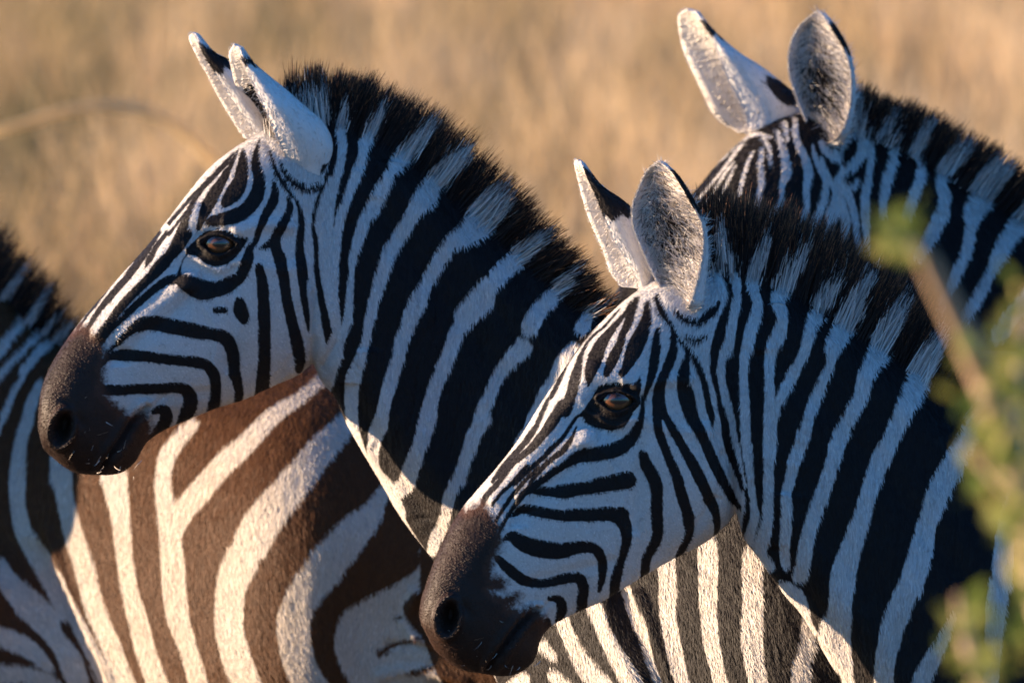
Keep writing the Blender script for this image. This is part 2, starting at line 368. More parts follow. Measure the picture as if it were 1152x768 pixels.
P K D8 540,240 610,170 720,200 720,420 630,400 550,300
K D8 505,320,26 530,312,26
K D8 420,510,46 470,480,30 560,450,24 660,420,20
K D8 560,630,20 640,600,30 720,585,20
K D8 480,748,16 490,748,16
K D8 700,800,60 850,690,40
W D4 0,130,40 30,230,110 110,310,150 200,400,160 290,500,150 350,600,130 400,720,120 420,768,110
W D4 -80,500,100 0,530,100 90,560,100 170,610,90 240,670,60 270,700,20
W D4 -80,730,110 0,730,110 120,730,90 220,750,90 300,778,60
K D4 345,470,60 430,600,24 480,680,14 525,768,12
"""
marks = {}; cur = None
for ln in MARKS.strip().splitlines():
    t = ln.split(None, 3)
    if ln.startswith('@'): cur = marks.setdefault(ln[1:].strip(), []); continue
    if t[0] == 'P':
        k, org, pts = t[1], t[2], t[3].lstrip(': ')
        cur.append(('P', k, zz(org, pts)[:, :2]))
    else:
        k, org, pts = ln.split(None, 2); cur.append(('S', k, zz(org, pts)))
def stroke_d(S, U, V):
    n = (len(S)-1)*4+1; C = cr(S, n); wmx = S[:, 2].max()
    d = np.full(U.shape, 60.0)
    m = (U > C[:, 0].min()-wmx-8) & (U < C[:, 0].max()+wmx+8) & (V > C[:, 1].min()-wmx-8) & (V < C[:, 1].max()+wmx+8)
    if not m.any(): return d, m
    u, v = U[m], V[m]; dd = np.full(u.shape, 60.0)
    for a, b2 in zip(C[:-1], C[1:]):
        ex, ey = b2[0]-a[0], b2[1]-a[1]; L = ex*ex+ey*ey+1e-9
        h = np.clip(((u-a[0])*ex+(v-a[1])*ey)/L, 0, 1)
        dd = np.minimum(dd, np.hypot(u-a[0]-h*ex, v-a[1]-h*ey) - np.maximum(0.5*(a[2]+h*(b2[2]-a[2])), 0.3))
    d[m] = dd; return d, m
def poly_d(Pg, U, V):
    d = np.full(U.shape, 1e9); ins = np.zeros(U.shape, bool)
    for a, b2 in zip(Pg, np.roll(Pg, -1, 0)):
        ex, ey = b2-a; L = ex*ex+ey*ey+1e-9
        h = np.clip(((U-a[0])*ex+(V-a[1])*ey)/L, 0, 1)
        d = np.minimum(d, np.hypot(U-a[0]-h*ex, V-a[1]-h*ey))
        c2 = ((a[1] > V) != (b2[1] > V)) & (U < (b2[0]-a[0])*(V-a[1])/(b2[1]-a[1]+1e-12)+a[0])
        ins ^= c2
    return np.where(ins, -d, d)
def coat_fields(keys, U, V, base=None, zoom=None):
    U = np.asarray(U, float); V = np.asarray(V, float)
    if zoom is not None: U = 576+(U-576)*zoom; V = 384+(V-384)*zoom
    f = np.full(U.shape, 8.0) if base is None else base.copy()
    mz = np.zeros(U.shape)
    for key in keys:
        for kind, col, S in marks[key]:
            if kind == 'S': d, m = stroke_d(S, U, V)
            else: d = poly_d(S, U, V)
            if col == 'W': f = np.minimum(f, d)
            elif col == 'K': f = np.maximum(f, -d)
            else:
                mz = np.maximum(mz, np.clip(0.62 - d/26.0, 0, 1))
    return np.clip(f, -8, 8), mz

# ------------------------------------------------------------------ solids from sections, joined by a voxel remesh
def loft(st, nx=5, na=44, shear=None, pw=2.25, skew=0.0):
    """st rows: Tu Tv Bu Bv halfwidth ; returns verts (u,w,v), quads"""
    S = cr(np.array(st, float), (len(st)-1)*nx+1)
    a = np.linspace(0, 2*np.pi, na, endpoint=False)
    c, s = np.cos(a), np.sin(a)
    sg = lambda x, p: np.sign(x)*np.abs(x)**p
    V = []
    for r in S:
        T, B, w = r[:2], r[2:4], max(r[4], 1.0)
        t = 0.5-0.5*sg(c, 2/pw)                      # 0 top .. 1 bottom
        ww = w*sg(s, 2/pw)*(1-skew*(t-0.5))
        V.append(np.stack([T[0]+(B[0]-T[0])*t, ww, T[1]+(B[1]-T[1])*t], 1))
    V = np.array(V); n = len(V)
    F = []
    for i in range(n-1):
        for j in range(na):
            k = (j+1) % na; F.append((i*na+j, i*na+k, (i+1)*na+k, (i+1)*na+j))
    V = V.reshape(-1, 3)
    caps = [tuple(range(na))[::-1], tuple(range((n-1)*na, n*na))]
    if shear is not None: V[:, 1] += shear(V[:, 0])
    return V, F + caps
def tube(pts, na=16, n=24):
    """pts rows u,w,v,r ; ring sections across the path"""
    S = cr(np.array(pts, float), n); P = S[:, :3]; T = np.gradient(P, axis=0); T /= np.linalg.norm(T, axis=1)[:, None]
    V = []
    for p, t, r in zip(P, T, S[:, 3]):
        x = np.cross(t, (0, 1, 0)); x /= np.linalg.norm(x)+1e-9; y = np.cross(t, x)
        for j in range(na):
            a = 2*np.pi*j/na; V.append(p + r*(x*math.cos(a)+y*math.sin(a)))
    F = [(i*na+j, i*na+(j+1) % na, (i+1)*na+(j+1) % na, (i+1)*na+j) for i in range(n-1) for j in range(na)]
    return np.array(V), F+[tuple(range(na))[::-1], tuple(range((n-1)*na, n*na))]
def ball(c, r, n=20):
    V = []; F = []
    for i in range(n+1):
        th = math.pi*i/n
        for j in range(n*2):
            ph = math.pi*j/n
            V.append((c[0]+r[0]*math.sin(th)*math.cos(ph), c[1]+r[1]*math.sin(th)*math.sin(ph), c[2]+r[2]*math.cos(th)))
    m2 = n*2
    for i in range(n):
        for j in range(m2):
            F.append((i*m2+j, i*m2+(j+1) % m2, (i+1)*m2+(j+1) % m2, (i+1)*m2+j))
    return np.array(V), F
def fuse(parts, voxel, iters):
    V = []; F = []; o = 0
    for v, f in parts:
        V.append(v); F += [tuple(i+o for i in q) for q in f]; o += len(v)
    me = bpy.data.meshes.new('tmp'); me.from_pydata(np.vstack(V).tolist(), [], F); me.update()
    ob = bpy.data.objects.new('tmp', me); scene.collection.objects.link(ob)
    import bmesh
    bm = bmesh.new(); bm.from_mesh(me); bmesh.ops.recalc_face_normals(bm, faces=bm.faces); bm.to_mesh(me); bm.free()
    md = ob.modifiers.new('r', 'REMESH'); md.mode = 'VOXEL'; md.voxel_size = voxel
    dg = bpy.context.evaluated_depsgraph_get(); ev = ob.evaluated_get(dg); m2 = ev.to_mesh()
    n = len(m2.vertices); co = np.empty(n*3, np.float32); m2.vertices.foreach_get('co', co); co = co.reshape(-1, 3).astype(float)
    npoly = len(m2.polygons); lt = np.empty(npoly, np.int32); m2.polygons.foreach_get('loop_total', lt)
    lv = np.empty(len(m2.loops), np.int32); m2.loops.foreach_get('vertex_index', lv)
    ls = np.concatenate([[0], np.cumsum(lt)[:-1]])
    q = lv[(ls[lt == 4][:, None]+np.arange(4))]; tr = lv[(ls[lt == 3][:, None]+np.arange(3))] if (lt == 3).any() else np.zeros((0, 3), int)
    ev.to_mesh_clear(); bpy.data.objects.remove(ob); bpy.data.meshes.remove(me)
    E = np.vstack([q[:, [0, 1]], q[:, [1, 2]], q[:, [2, 3]], q[:, [3, 0]]] + ([tr[:, [0, 1]], tr[:, [1, 2]], tr[:, [2, 0]]] if len(tr) else []))
    def smooth(X, k):
        for _ in range(k):
            A = np.zeros_like(X); c2 = np.zeros(len(X))
            for a in range(X.shape[1]):
                A[:, a] = np.bincount(E[:, 0], X[E[:, 1], a], len(X)) + np.bincount(E[:, 1], X[E[:, 0], a], len(X))
            c2 = np.bincount(E[:, 0], None, len(X)) + np.bincount(E[:, 1], None, len(X))
            X = 0.4*X + 0.6*A/np.maximum(c2, 1)[:, None]
        return X
    co = smooth(co, iters)
    return co, q, tr
def normals(V, q):
    n = np.cross(V[q[:, 2]]-V[q[:, 0]], V[q[:, 3]]-V[q[:, 1]])
    N = np.zeros_like(V)
    for k in range(4):
        for a in range(3): N[:, a] += np.bincount(q[:, k], n[:, a], len(V))
    return N/(np.linalg.norm(N, axis=1)[:, None]+1e-12), np.linalg.norm(n, axis=1)*0.5
def fbm(P, scale, seed=0, octs=3):
    """cheap smooth noise: sum of random plane waves"""
    r = np.random.default_rng(seed); out = np.zeros(len(P)); amp = 1.0; tot = 0
    for o in range(octs):
        for _ in range(6):
            d = r.normal(size=3); d /= np.linalg.norm(d); out += amp*np.sin((P@d)*scale*(2**o)*r.uniform(0.7, 1.4)+r.uniform(0, 6.28))/6
        tot += amp; amp *= 0.55
    return out/tot*2
def dirfield(ctrl, U, V):
    c = np.array(ctrl, float); W = 1.0/((U[:, None]-c[:, 0])**2+(V[:, None]-c[:, 1])**2+400)**1.5
    return (W@c[:, 2])/W.sum(1), (W@c[:, 3])/W.sum(1)
def gauss(U, V, u0, v0, a, b2, rot=0.0):
    c, s = math.cos(rot), math.sin(rot); x = (U-u0)*c+(V-v0)*s; y = -(U-u0)*s+(V-v0)*c
    return np.exp(-(x/a)**2-(y/b2)**2)
def ell(U, V, u0, v0, a, b2, rot=0.0):
    c, s = math.cos(rot), math.sin(rot); x = (U-u0)*c+(V-v0)*s; y = -(U-u0)*s+(V-v0)*c
    return np.hypot(x/a, y/b2)
def near_line(pts, U, V):
    d, m = stroke_d(np.array([(a, b2, 0.6) for a, b2 in pts], float), U, V); return d

def fur(P, q, N, area, dens, Lf, lift, ctrl, wid, seed, keep, rough=0.35):
    """short hairs as thin blades lying back along the direction field; P in drawing units"""
    r = np.random.default_rng(seed)
    cen = P[q].mean(1); p = area*dens(cen)*keep(cen, N[q[:, 0]])
    n = int(p.sum());
    if n == 0: return None
    idx = r.choice(len(q), n, p=p/p.sum())
    a, b2 = r.random(n)[:, None], r.random(n)[:, None]
    Q = P[q[idx]]; base = (Q[:, 0]*(1-a)+Q[:, 1]*a)*(1-b2)+(Q[:, 3]*(1-a)+Q[:, 2]*a)*b2
    nn = N[q[idx, 0]]
    du, dv = dirfield(ctrl, base[:, 0], base[:, 2])
    d = np.stack([du, np.zeros(n), dv], 1); d += 0.30*fbm(base, 0.08, seed+3)[:, None]*np.stack([-dv, np.zeros(n), du], 1)+r.normal(0, 0.09, (n, 3))
    d -= (d*nn).sum(1)[:, None]*nn; d /= np.linalg.norm(d, axis=1)[:, None]+1e-9
    L = Lf(base)*r.uniform(0.6, 1.3, n)
    tdir = d*math.cos(lift)+nn*(math.sin(lift)*r.uniform(0.4, 1.6, n))[:, None]
    sd = np.cross(nn, d); sd += nn*r.normal(0, rough, n)[:, None]; sd /= np.linalg.norm(sd, axis=1)[:, None]
    w = wid*r.uniform(0.6, 1.3, n)
    A = base - nn*0.5 - sd*w[:, None]/2; B = base - nn*0.5 + sd*w[:, None]/2; T = base + tdir*L[:, None]
    mid = base + (d*0.55+nn*(math.sin(lift)*0.75))*L[:, None]*0.9
    C1 = mid - sd*w[:, None]*0.38; D1 = mid + sd*w[:, None]*0.38
    VV = np.stack([A, B, D1, C1, T], 1).reshape(-1, 3)
    i0 = np.arange(n)*5
    return VV, np.stack([i0, i0+1, i0+2, i0+3], 1), np.stack([i0+3, i0+2, i0+4], 1), base, np.repeat(np.clip(r.normal(0.45, 0.2, n), 0, 1), 5)
# ------------------------------------------------------------------ one zebra
def build_zebra(sp):
    fr = Frame(sp['D'], sp['w0']); shear = sp.get('shear')
    gv = fr.ground_v(); ux = sp['feet_u'][0]; 
    X0, _ = fr.plane(ux, gv)
    root = bpy.data.objects.new('zebra', None); link(root); root.location = (float(X0), sp['D'], 0)
    root.empty_display_size = 0.2
    tag(root, sp['label'], 'zebra', 'zebras standing close together')
    bpy.context.view_layer.update()
    off = np.array([float(X0), sp['D'], 0.0])
    W = lambda P: fr.world(P) - off
    mat = sp['mat']
    # fine part: head, neck, front of the trunk
    parts = [loft(s, shear=shear, pw=pw, skew=sk) for s, pw, sk in sp['fine']]
    for c, r in sp.get('balls', []):
        parts.append(ball((c[0], c[1], c[2]), r)); parts.append(ball((c[0], -c[1], c[2]), r))
    V, q, tr = fuse(parts, sp.get('voxel', 2.4), sp.get('smooth', 9))
    N, area = normals(V, q)
    def rel(P):
        Q = P.copy()
        if shear is not None: Q[:, 1] -= shear(P[:, 0])
        return Q
    for fn in sp['disp']:
        V = V + N*fn(rel(V))[:, None]
    N, area = normals(V, q)
    kz = sp['keys']
    def fields(P, P0=None):
        Pq = P if P0 is None else P0
        jit = 0.3*fbm(Pq, 0.35, 5, 2)+0.3*fbm(Pq, 0.11, 6, 2)
        Pz = rel(Pq); zm = fr.D/(fr.D-(np.abs(Pz[:, 1])+(Pq[:, 1]-Pz[:, 1])-fr.w0)*fr.k)
        f, mz = coat_fields(kz, Pq[:, 0]+jit, Pq[:, 2]+0.6*jit, zoom=zm)
        if 'mzhide' in sp: mz = mz*sp['mzhide'](Pq)
        if 'fmod' in sp: f, mz = sp['fmod'](Pz, f, mz)
        return f, mz
    f, mz = fields(V)
    soil = np.clip(sp['soil'](V), 0, 1) if 'soil' in sp else np.zeros(len(V))
    Vs = [V]; Fq = [q]; Ft = [tr]; at = [(f, mz, np.full(len(V), 0.33), soil)]
    o = len(V)
    # coarse part: rest of the trunk and the legs
    cp = [loft(s, shear=shear, pw=pw, skew=sk) for s, pw, sk in sp['coarse']]
    for i, (fu, vb, kind) in enumerate(sp['legs']):
        for side in (-1, 1):
            wc = (shear(np.array([fu]))[0] if shear else 0)+side*95; s1 = 9*side
            if kind == 'f':
                pts = [(fu, wc, vb-40, 50), (fu+5, wc, vb+10, 50), (fu-4+s1, wc, vb+(gv-vb)*.28, 38), (fu-8+s1, wc, vb+(gv-vb)*.47, 34), (fu-2+s1, wc, vb+(gv-vb)*.6, 22), (fu+s1, wc, vb+(gv-vb)*.84, 20), (fu-6+s1, wc, vb+(gv-vb)*.9, 27), (fu-18+s1, wc, gv-22, 26), (fu-24+s1, wc, gv-2, 35)]
            else:
                pts = [(fu-20, wc, vb-150, 80), (fu-30, wc, vb-60, 85), (fu-12+s1, wc, vb+(gv-vb)*.1, 60), (fu+45+s1, wc, vb+(gv-vb)*.38, 34), (fu+50+s1, wc, vb+(gv-vb)*.5, 30), (fu+42+s1, wc, vb+(gv-vb)*.62, 22), (fu+34+s1, wc, vb+(gv-vb)*.84, 21), (fu+24+s1, wc, vb+(gv-vb)*.9, 27), (fu+10+s1, wc, gv-22, 26), (fu+4+s1, wc, gv-2, 35)]
            cp.append(tube(pts))
    V2, q2, tr2 = fuse(cp, 9.0, 4)
    f2 = 8*np.sin((V2[:, 0]*0.085+0.9*np.sin(V2[:, 2]*0.006)))
    lg = V2[:, 2] > sp['belly']
    f2[lg] = (8*np.sin(V2[:, 2]*0.14))[lg]; f2[V2[:, 2] > gv-40] = 8
    Vs.append(V2); Fq.append(q2+o); Ft.append(tr2+o if len(tr2) else tr2); at.append((f2, 0*f2, 0*f2+.33, 0*f2)); o += len(V2)
    # short coat
    for k, spec in enumerate(sp['fur']):
        h = fur(V, q, N, area, spec['dens'], spec['len'], spec.get('lift', 0.3), sp['dir'], spec.get('wid', 1.0), 11+k, spec.get('keep', lambda c, n: np.ones(len(c))), spec.get('rough', 0.35))
        if h is None: continue
        HV, HQ, HT, base, rn = h
        hf, hm = fields(base); hs = np.clip(sp['soil'](base), 0, 1) if 'soil' in sp else np.zeros(len(base))
        Vs.append(HV); Fq.append(HQ+o); Ft.append(HT+o); at.append((np.repeat(hf, 5), np.repeat(hm, 5), rn, np.repeat(hs, 5))); o += len(HV)
    VV = np.vstack(Vs); A = [np.concatenate([a[i] for a in at]) for i in range(4)]
    np_mesh('body', W(VV), [np.vstack(Fq), np.vstack([t for t in Ft if len(t)])], mat, root, dict(stripe=A[0], muzzle=A[1], strand=A[2], soil=A[3]))
    # mane
    mn = sp['mane']; n = int(mn['n']*1.25); r = np.random.default_rng(3)
    RT = cr(np.array(mn['rt'], float), 400)          # rows: root u v, tip u v
    s = r.random(n); i = (s*399).astype(int)
    row = RT[i]; w = np.clip(r.normal(0, 0.5, n), -1, 1)*mn.get('hw', 24)
    dn = r.random(n)**1.4
    ru = row[:, 0]; rv = row[:, 1]; tu = row[:, 2]-ru; tv = row[:, 3]-rv
    clump = fbm(np.stack([s*800, w*0.3, 0*s], 1), 0.16, 9, 3)
    clump2 = fbm(np.stack([s*800, w*0.2, 0*s], 1), 0.5, 19, 2)
    ang = 0.09*clump2+r.normal(0, 0.05, n)+0.06*clump
    d = np.stack([tu*np.cos(ang)-tv*np.sin(ang), tu*np.sin(ang)+tv*np.cos(ang)], 1)
    base = np.stack([ru - tu*dn*0.28+r.normal(0, 1.5, n), w + np.where(w > 0, 1, -1)*(14*dn), rv - tv*dn*0.28], 1)
    fs = np.exp(-(s/0.16)**2)
    sp_ = 0.42+0.78*np.abs(np.sin(s*400/7.5+0.6*np.sin(s*90)))**0.7
    Lk = (1+dn*0.1)*(0.90+0.11*clump+fs*(0.55*clump2-0.12)+0.12*clump2)*(1-fs+fs*sp_*1.05)*r.uniform(mn.get('l0', 0.48), 1.14, n)
    K = 6; t = np.linspace(0, 1, K)
    sway = r.normal(0, 0.05, n)+0.05*clump2
    Ps = base[:, None, :] + np.stack([d[:, 0][:, None]*Lk[:, None]*t + (-d[:, 1])[:, None]*sway[:, None]*t**2,
         (w*0.5+r.normal(0, 5, n))[:, None]*t**1.6 - np.where(w > 0, 1, -1)[:, None]*0*t, d[:, 1][:, None]*Lk[:, None]*t + d[:, 0][:, None]*sway[:, None]*t**2], 2)
    if shear is not None: Ps[:, :, 1] += shear(Ps[:, :, 0])
    sd = np.stack([-d[:, 1], r.normal(0, 40, n), d[:, 0]], 1); sd /= np.linalg.norm(sd, axis=1)[:, None]
    wd = mn.get('wid', 1.05)*r.uniform(0.6, 1.3, n)[:, None]*(1-t**2*0.85)[None, :]
    Lf = Ps - sd[:, None]*wd[..., None]/2; Rt = Ps + sd[:, None]*wd[..., None]/2
    MV = np.stack([Lf, Rt], 2).reshape(-1, 3)
    jt = r.normal(0, 12, n)
    ln = np.hypot(d[:, 0], d[:, 1])[:, None]
    U = (Ps[:, :, 0] + (d[:, 0][:, None]/ln)*jt[:, None]).ravel(); Vv = (Ps[:, :, 2] + (d[:, 1][:, None]/ln)*jt[:, None]).ravel()
    f, mz = coat_fields(kz, U+r.normal(0, 1.2, n).repeat(K), Vv)
    f = np.where(np.tile(t, n) > 0.9, 6, f)
    ti = np.clip((np.tile(t, n)-0.55)*1.6, 0, 1)*np.repeat(np.clip(r.normal(0.55, 0.4, n), 0, 1), K)
    i0 = (np.arange(n)[:, None]*K*2 + np.arange(K-1)[None, :]*2).ravel()
    MF = np.stack([i0, i0+1, i0+3, i0+2], 1)
    rn = np.repeat(np.clip(r.normal(0.4, 0.22, n), 0, 1), K*2)
    np_mesh('mane', W(MV), MF, M_mane, root, dict(stripe=np.repeat(f, 2), muzzle=np.repeat(ti, 2)*np.repeat(f > 0, 2), strand=rn, soil=0*rn))
    # ears
    for e in sp['ears']:
        build_ear(dict(e, w=e['w']+(shear(np.array([e['L'][-1][0]]))[0] if shear is not None else 0)), W, mat, root)
    # eyes
    for (eu, ev, ew, er) in sp['eyes']:
        if shear is not None: ew = ew+shear(np.array([eu]))[0]
        P = W(np.array([[eu, ew, ev]]))[0]
        Vb, Fb = ball((0, 0, 0), (er*fr.k*1.08, er*fr.k, er*fr.k*0.98), 24)
        ob = np_mesh('eye', Vb, np.array(Fb), M_eye, root); ob.location = P
    if 'lashes' in sp:
        build_lashes([(a, b2, c+shear(np.array([a]))[0], k) for a, b2, c, k in sp['lashes']], W, root)
    if 'whiskers' in sp: build_whiskers(sp['whiskers'], W, root)
    return root

def strands(P0, D, L, wid, K=4, curl=0.2, seed=1):
    r = np.random.default_rng(seed); n = len(P0); t = np.linspace(0, 1, K)
    D = D/np.linalg.norm(D, axis=1)[:, None]
    side = np.cross(D, r.normal(size=(n, 3))); side /= np.linalg.norm(side, axis=1)[:, None]
    C = P0[:, None]+D[:, None]*(L[:, None]*t)[..., None]+side[:, None]*((L*r.normal(0, curl, n))[:, None]*t**2)[..., None]
    s2 = np.cross(D, (0, 1, 0))+0.5*r.normal(size=(n, 3)); s2 /= np.linalg.norm(s2, axis=1)[:, None]
    w = wid*(1-0.8*t**1.5)
    A = np.stack([C-s2[:, None]*w[None, :, None]/2, C+s2[:, None]*w[None, :, None]/2], 2).reshape(-1, 3)
    i0 = (np.arange(n)[:, None]*K*2+np.arange(K-1)*2).ravel()
    return A, np.stack([i0, i0+1, i0+3, i0+2], 1)

def build_lashes(spec, W, root):
    P = []; D = []
    r = np.random.default_rng(4)
    for (u, v, w, n) in spec:
        for k in range(n):
            t = k/(n-1)
            P.append((u-17+22*t+r.normal(0, 1), w+3+2*math.sin(t*3), v-2-7*math.sin(t*2.6)))
            D.append((-1.0+0.5*t+r.normal(0, .1), 0.7, 0.55-0.5*t+r.normal(0, .1)))
    A, F = strands(np.array(P, float), np.array(D, float), r.uniform(8, 14, len(P)), 1.0, 5, 0.25)
    o = np.ones(len(A))
    np_mesh('eyelashes', W(A), F, M_mane, root, dict(stripe=8*o, muzzle=0*o, strand=.1*o, soil=0*o))

def build_ear(e, W, mat, root):
    ns = 40; L = cr(np.array(e['L'], float), ns); M = cr(np.array(e['M'], float), ns); Rr = cr(np.array(e['R'], float), ns)
    wb = e['w']; s = np.linspace(0, 1, ns)
    nc = 26
    ctrl = e['sec']                      # list of (kind 'L','M','R' mix, depth)
    rows = []; wid = np.linalg.norm(Rr-L, axis=1)+np.linalg.norm(M-L, axis=1)*0.4
    dep = np.minimum(wid*e.get('deep', 0.5), e.get('maxd', 40))
    lean = e.get('lean', 0.0)
    for k in range(ns):
        C = []
        for (a, b2, c2, dd) in ctrl:       # weights of L, M, R and depth factor
            p = a*L[k]+b2*M[k]+c2*Rr[k]
            C.append((p[0], wb+lean*(1-s[k])+dd*dep[k], p[1]))
        rows.append(cr(np.array(C), nc))
    G = np.array(rows)                    # ns, nc, 3 : across from far rim round the back to near rim
    # thickness: offset copy to the outside
    du = np.gradient(G, axis=0); dc = np.gradient(G, axis=1); nn = np.cross(du, dc); nn /= np.linalg.norm(nn, axis=2)[..., None]+1e-9
    nn *= e.get('flip', -1)
    th = 2.6*np.clip(np.sin(np.pi*np.linspace(0.0, 1, nc))[None, :]*1.5+0.35, 0, 1)
    outer = G + nn*th[..., None]; inner = G - nn*0.6
    V = np.vstack([outer.reshape(-1, 3), inner.reshape(-1, 3)]); o = ns*nc
    F = []
    for i in range(ns-1):
        for j in range(nc-1):
            a = i*nc+j; F.append((a, a+1, a+nc+1, a+nc)); F.append((o+a, o+a+nc, o+a+nc+1, o+a+1))
        a = i*nc; F.append((a, a+nc, o+a+nc, o+a)); a = i*nc+nc-1; F.append((a+nc, a, o+a, o+a+nc))
    for j in range(nc-1): F.append((j, o+j, o+j+1, j+1))
    F = np.array(F)
    S = np.repeat(s, nc); Cc = np.tile(np.linspace(0, 1, nc), ns)
    def outer_f(S, Cc):
        f = np.full(S.shape, -8.0)
        b0, b1 = e['band']
        edge = 0.02*np.sin(Cc*30)+0.015*np.sin(Cc*71)
        f = np.maximum(f, np.where(Cc > e.get('bc', 0.0), 60*np.minimum(S-b0+edge*0.4, b1-S+edge-e.get('bandslope', .12)*Cc), -8))
        for (s0, c0, rs, rc) in e.get('patch', []):
            f = np.maximum(f, 10*(1-np.hypot((S-s0)/rs, (Cc-c0)/rc)+edge*4))
        return f
    fo = outer_f(S, Cc)
    fi = np.where((Cc < e.get('rimw', -1)) | (Cc > 1-e.get('rimw', -1)), 3*np.sin(np.pi*np.clip((S-0.08)*1.6, 0, 1))-1.2+1.2*np.sin(S*60), -8.0)
    fi = np.where(fi < -7, 7*(e.get('dark', .5)*1.5*np.exp(-((S-e.get('ds', 0.62))/0.24)**2-((Cc-e.get('dcc', .5))/0.26)**2)-0.62+0.16*np.sin(S*57+9*np.sin(Cc*11))+0.14*np.sin(Cc*43+5*S)), fi)
    mzi = 0*np.clip(e.get('dark', 0.5)*np.exp(-((S-e.get('ds', 0.62))/0.26)**2-((Cc-0.45)/0.28)**2)*1.3, 0, 1)
    Vs = [V]; Fs = [F]; f = [np.concatenate([fo, fi])]; mz = [np.concatenate([0*S, mzi])]; rn = [np.full(2*o, 0.6)]; so = [np.concatenate([0*S, 0*S+0.12])]
    r = np.random.default_rng(e.get('seed', 2)); oo = len(V)
    # hair: inside (long, untidy) and outside (short), rim fringe
    def add(i, j, side, n, Lr, lift, spread, wid2, mode):
        nonlocal oo
        fi_ = r.random(len(i))*(i < ns-1); fj_ = r.random(len(i))*(j < nc-1)*(mode in ('in', 'out')); i2 = np.minimum(i+1, ns-1); j2 = np.minimum(j+1, nc-1)
        X = inner if side < 0 else outer
        P0 = (X[i, j]*(1-fi_)[:, None]+X[i2, j]*fi_[:, None])*(1-fj_)[:, None]+(X[i, j2]*(1-fi_)[:, None]+X[i2, j2]*fi_[:, None])*fj_[:, None]
        nv = nn[i, j]*(1 if side > 0 else -1)
        tip = -du[i, j]/(np.linalg.norm(du[i, j], axis=1)[:, None]+1e-9); ac = dc[i, j]/(np.linalg.norm(dc[i, j], axis=1)[:, None]+1e-9)
        cc = j/(nc-1)
        if mode == 'in': D = tip*0.55 + ac*((0.5-cc)*1.6)[:, None] + nv*lift
        elif mode == 'rim': D = tip*0.7 + ac*(np.where(cc < 0.5, 1, -1)*0.8)[:, None]*1.0 + nv*lift
        elif mode == 'edge': D = tip*0.6 + ac*(np.where(cc < 0.5, -1, 1)*0.7)[:, None] + nv*lift
        else: D = tip*1.0 + nv*lift
        D = D + r.normal(0, spread, D.shape)
        A, F2 = strands(P0+0.0*nv, D, r.uniform(*Lr, len(i)), wid2, 4, 0.12, seed=int(r.integers(1e6)))
        k = 8
        if side > 0: ff = outer_f(s[i], cc)
        else:
            ff = np.full(len(i), -8.0); dk = r.random(len(i)) < e.get('dark', .5)*np.exp(-((s[i]-e.get('ds', .62))/0.3)**2-((cc-0.5)/0.3)**2)*0.8
            ff[dk] = 8
        Vs.append(A); Fs.append(F2+oo); oo += len(A)
        f.append(np.repeat(ff, k)); mz.append(np.zeros(len(A))); rn.append(np.repeat(np.clip(r.normal(.65, .2, len(i)), 0, 1), k)); so.append(np.full(len(A), 0.08 if side > 0 else 0.12))
    n = e.get('n', 1500); isp = e.get('inspread', 0.25)
    pi = r.integers(1, ns-1, n*3); pj = r.integers(1, nc-1, n*3)
    keep = r.random(n*3) < (wid[pi]/wid.max()); pi, pj = pi[keep], pj[keep]
    add(pi[:n], pj[:n], -1, n, e.get('inlen', (6, 14)), 0.22, isp, 0.8, 'in')
    pi = r.integers(1, ns-1, n*2); pj = r.integers(0, nc, n*2)
    add(pi, pj, 1, n, (3, 6), 0.04, 0.05, 0.6, 'out')
    m2 = n//e.get('rimdiv', 3); pi = r.integers(2, ns-1, m2); pj = np.where(r.random(m2) < 0.5, 0, nc-1)
    add(pi, pj, -1, m2, e.get('rimlen', (4, 10)), 0.1, 0.18, 0.6, 'rim')
    pi = r.integers(0, ns-1, m2); pj = np.where(r.random(m2) < 0.5, 0, nc-1)
    add(pi, pj, 1, m2, (2, 4.5), 0.1, 0.2, 0.7, 'edge')
    np_mesh('ear', W(np.vstack(Vs)), np.vstack(Fs), mat, root, dict(stripe=np.concatenate(f), muzzle=np.concatenate(mz), strand=np.concatenate(rn), soil=np.concatenate(so)))

SEC_SIDE = [(1, 0, 0, -0.95), (.58, 0, .42, -0.80), (.15, 0, .85, -0.42), (0, 0, 1, 0.05), (.0, .15, .85, 0.58), (0, .55, .45, 0.85), (0, 1, 0, 0.75)]
SEC_OPEN = [(1, 0, 0, -0.35), (.92, .08, 0, -0.62), (.72, .28, 0, -0.62), (.45, .55, 0, -0.30), (.18, .82, 0, 0.25), (.0, .55, .45, 0.78), (0, 1, 0, 0.95)]

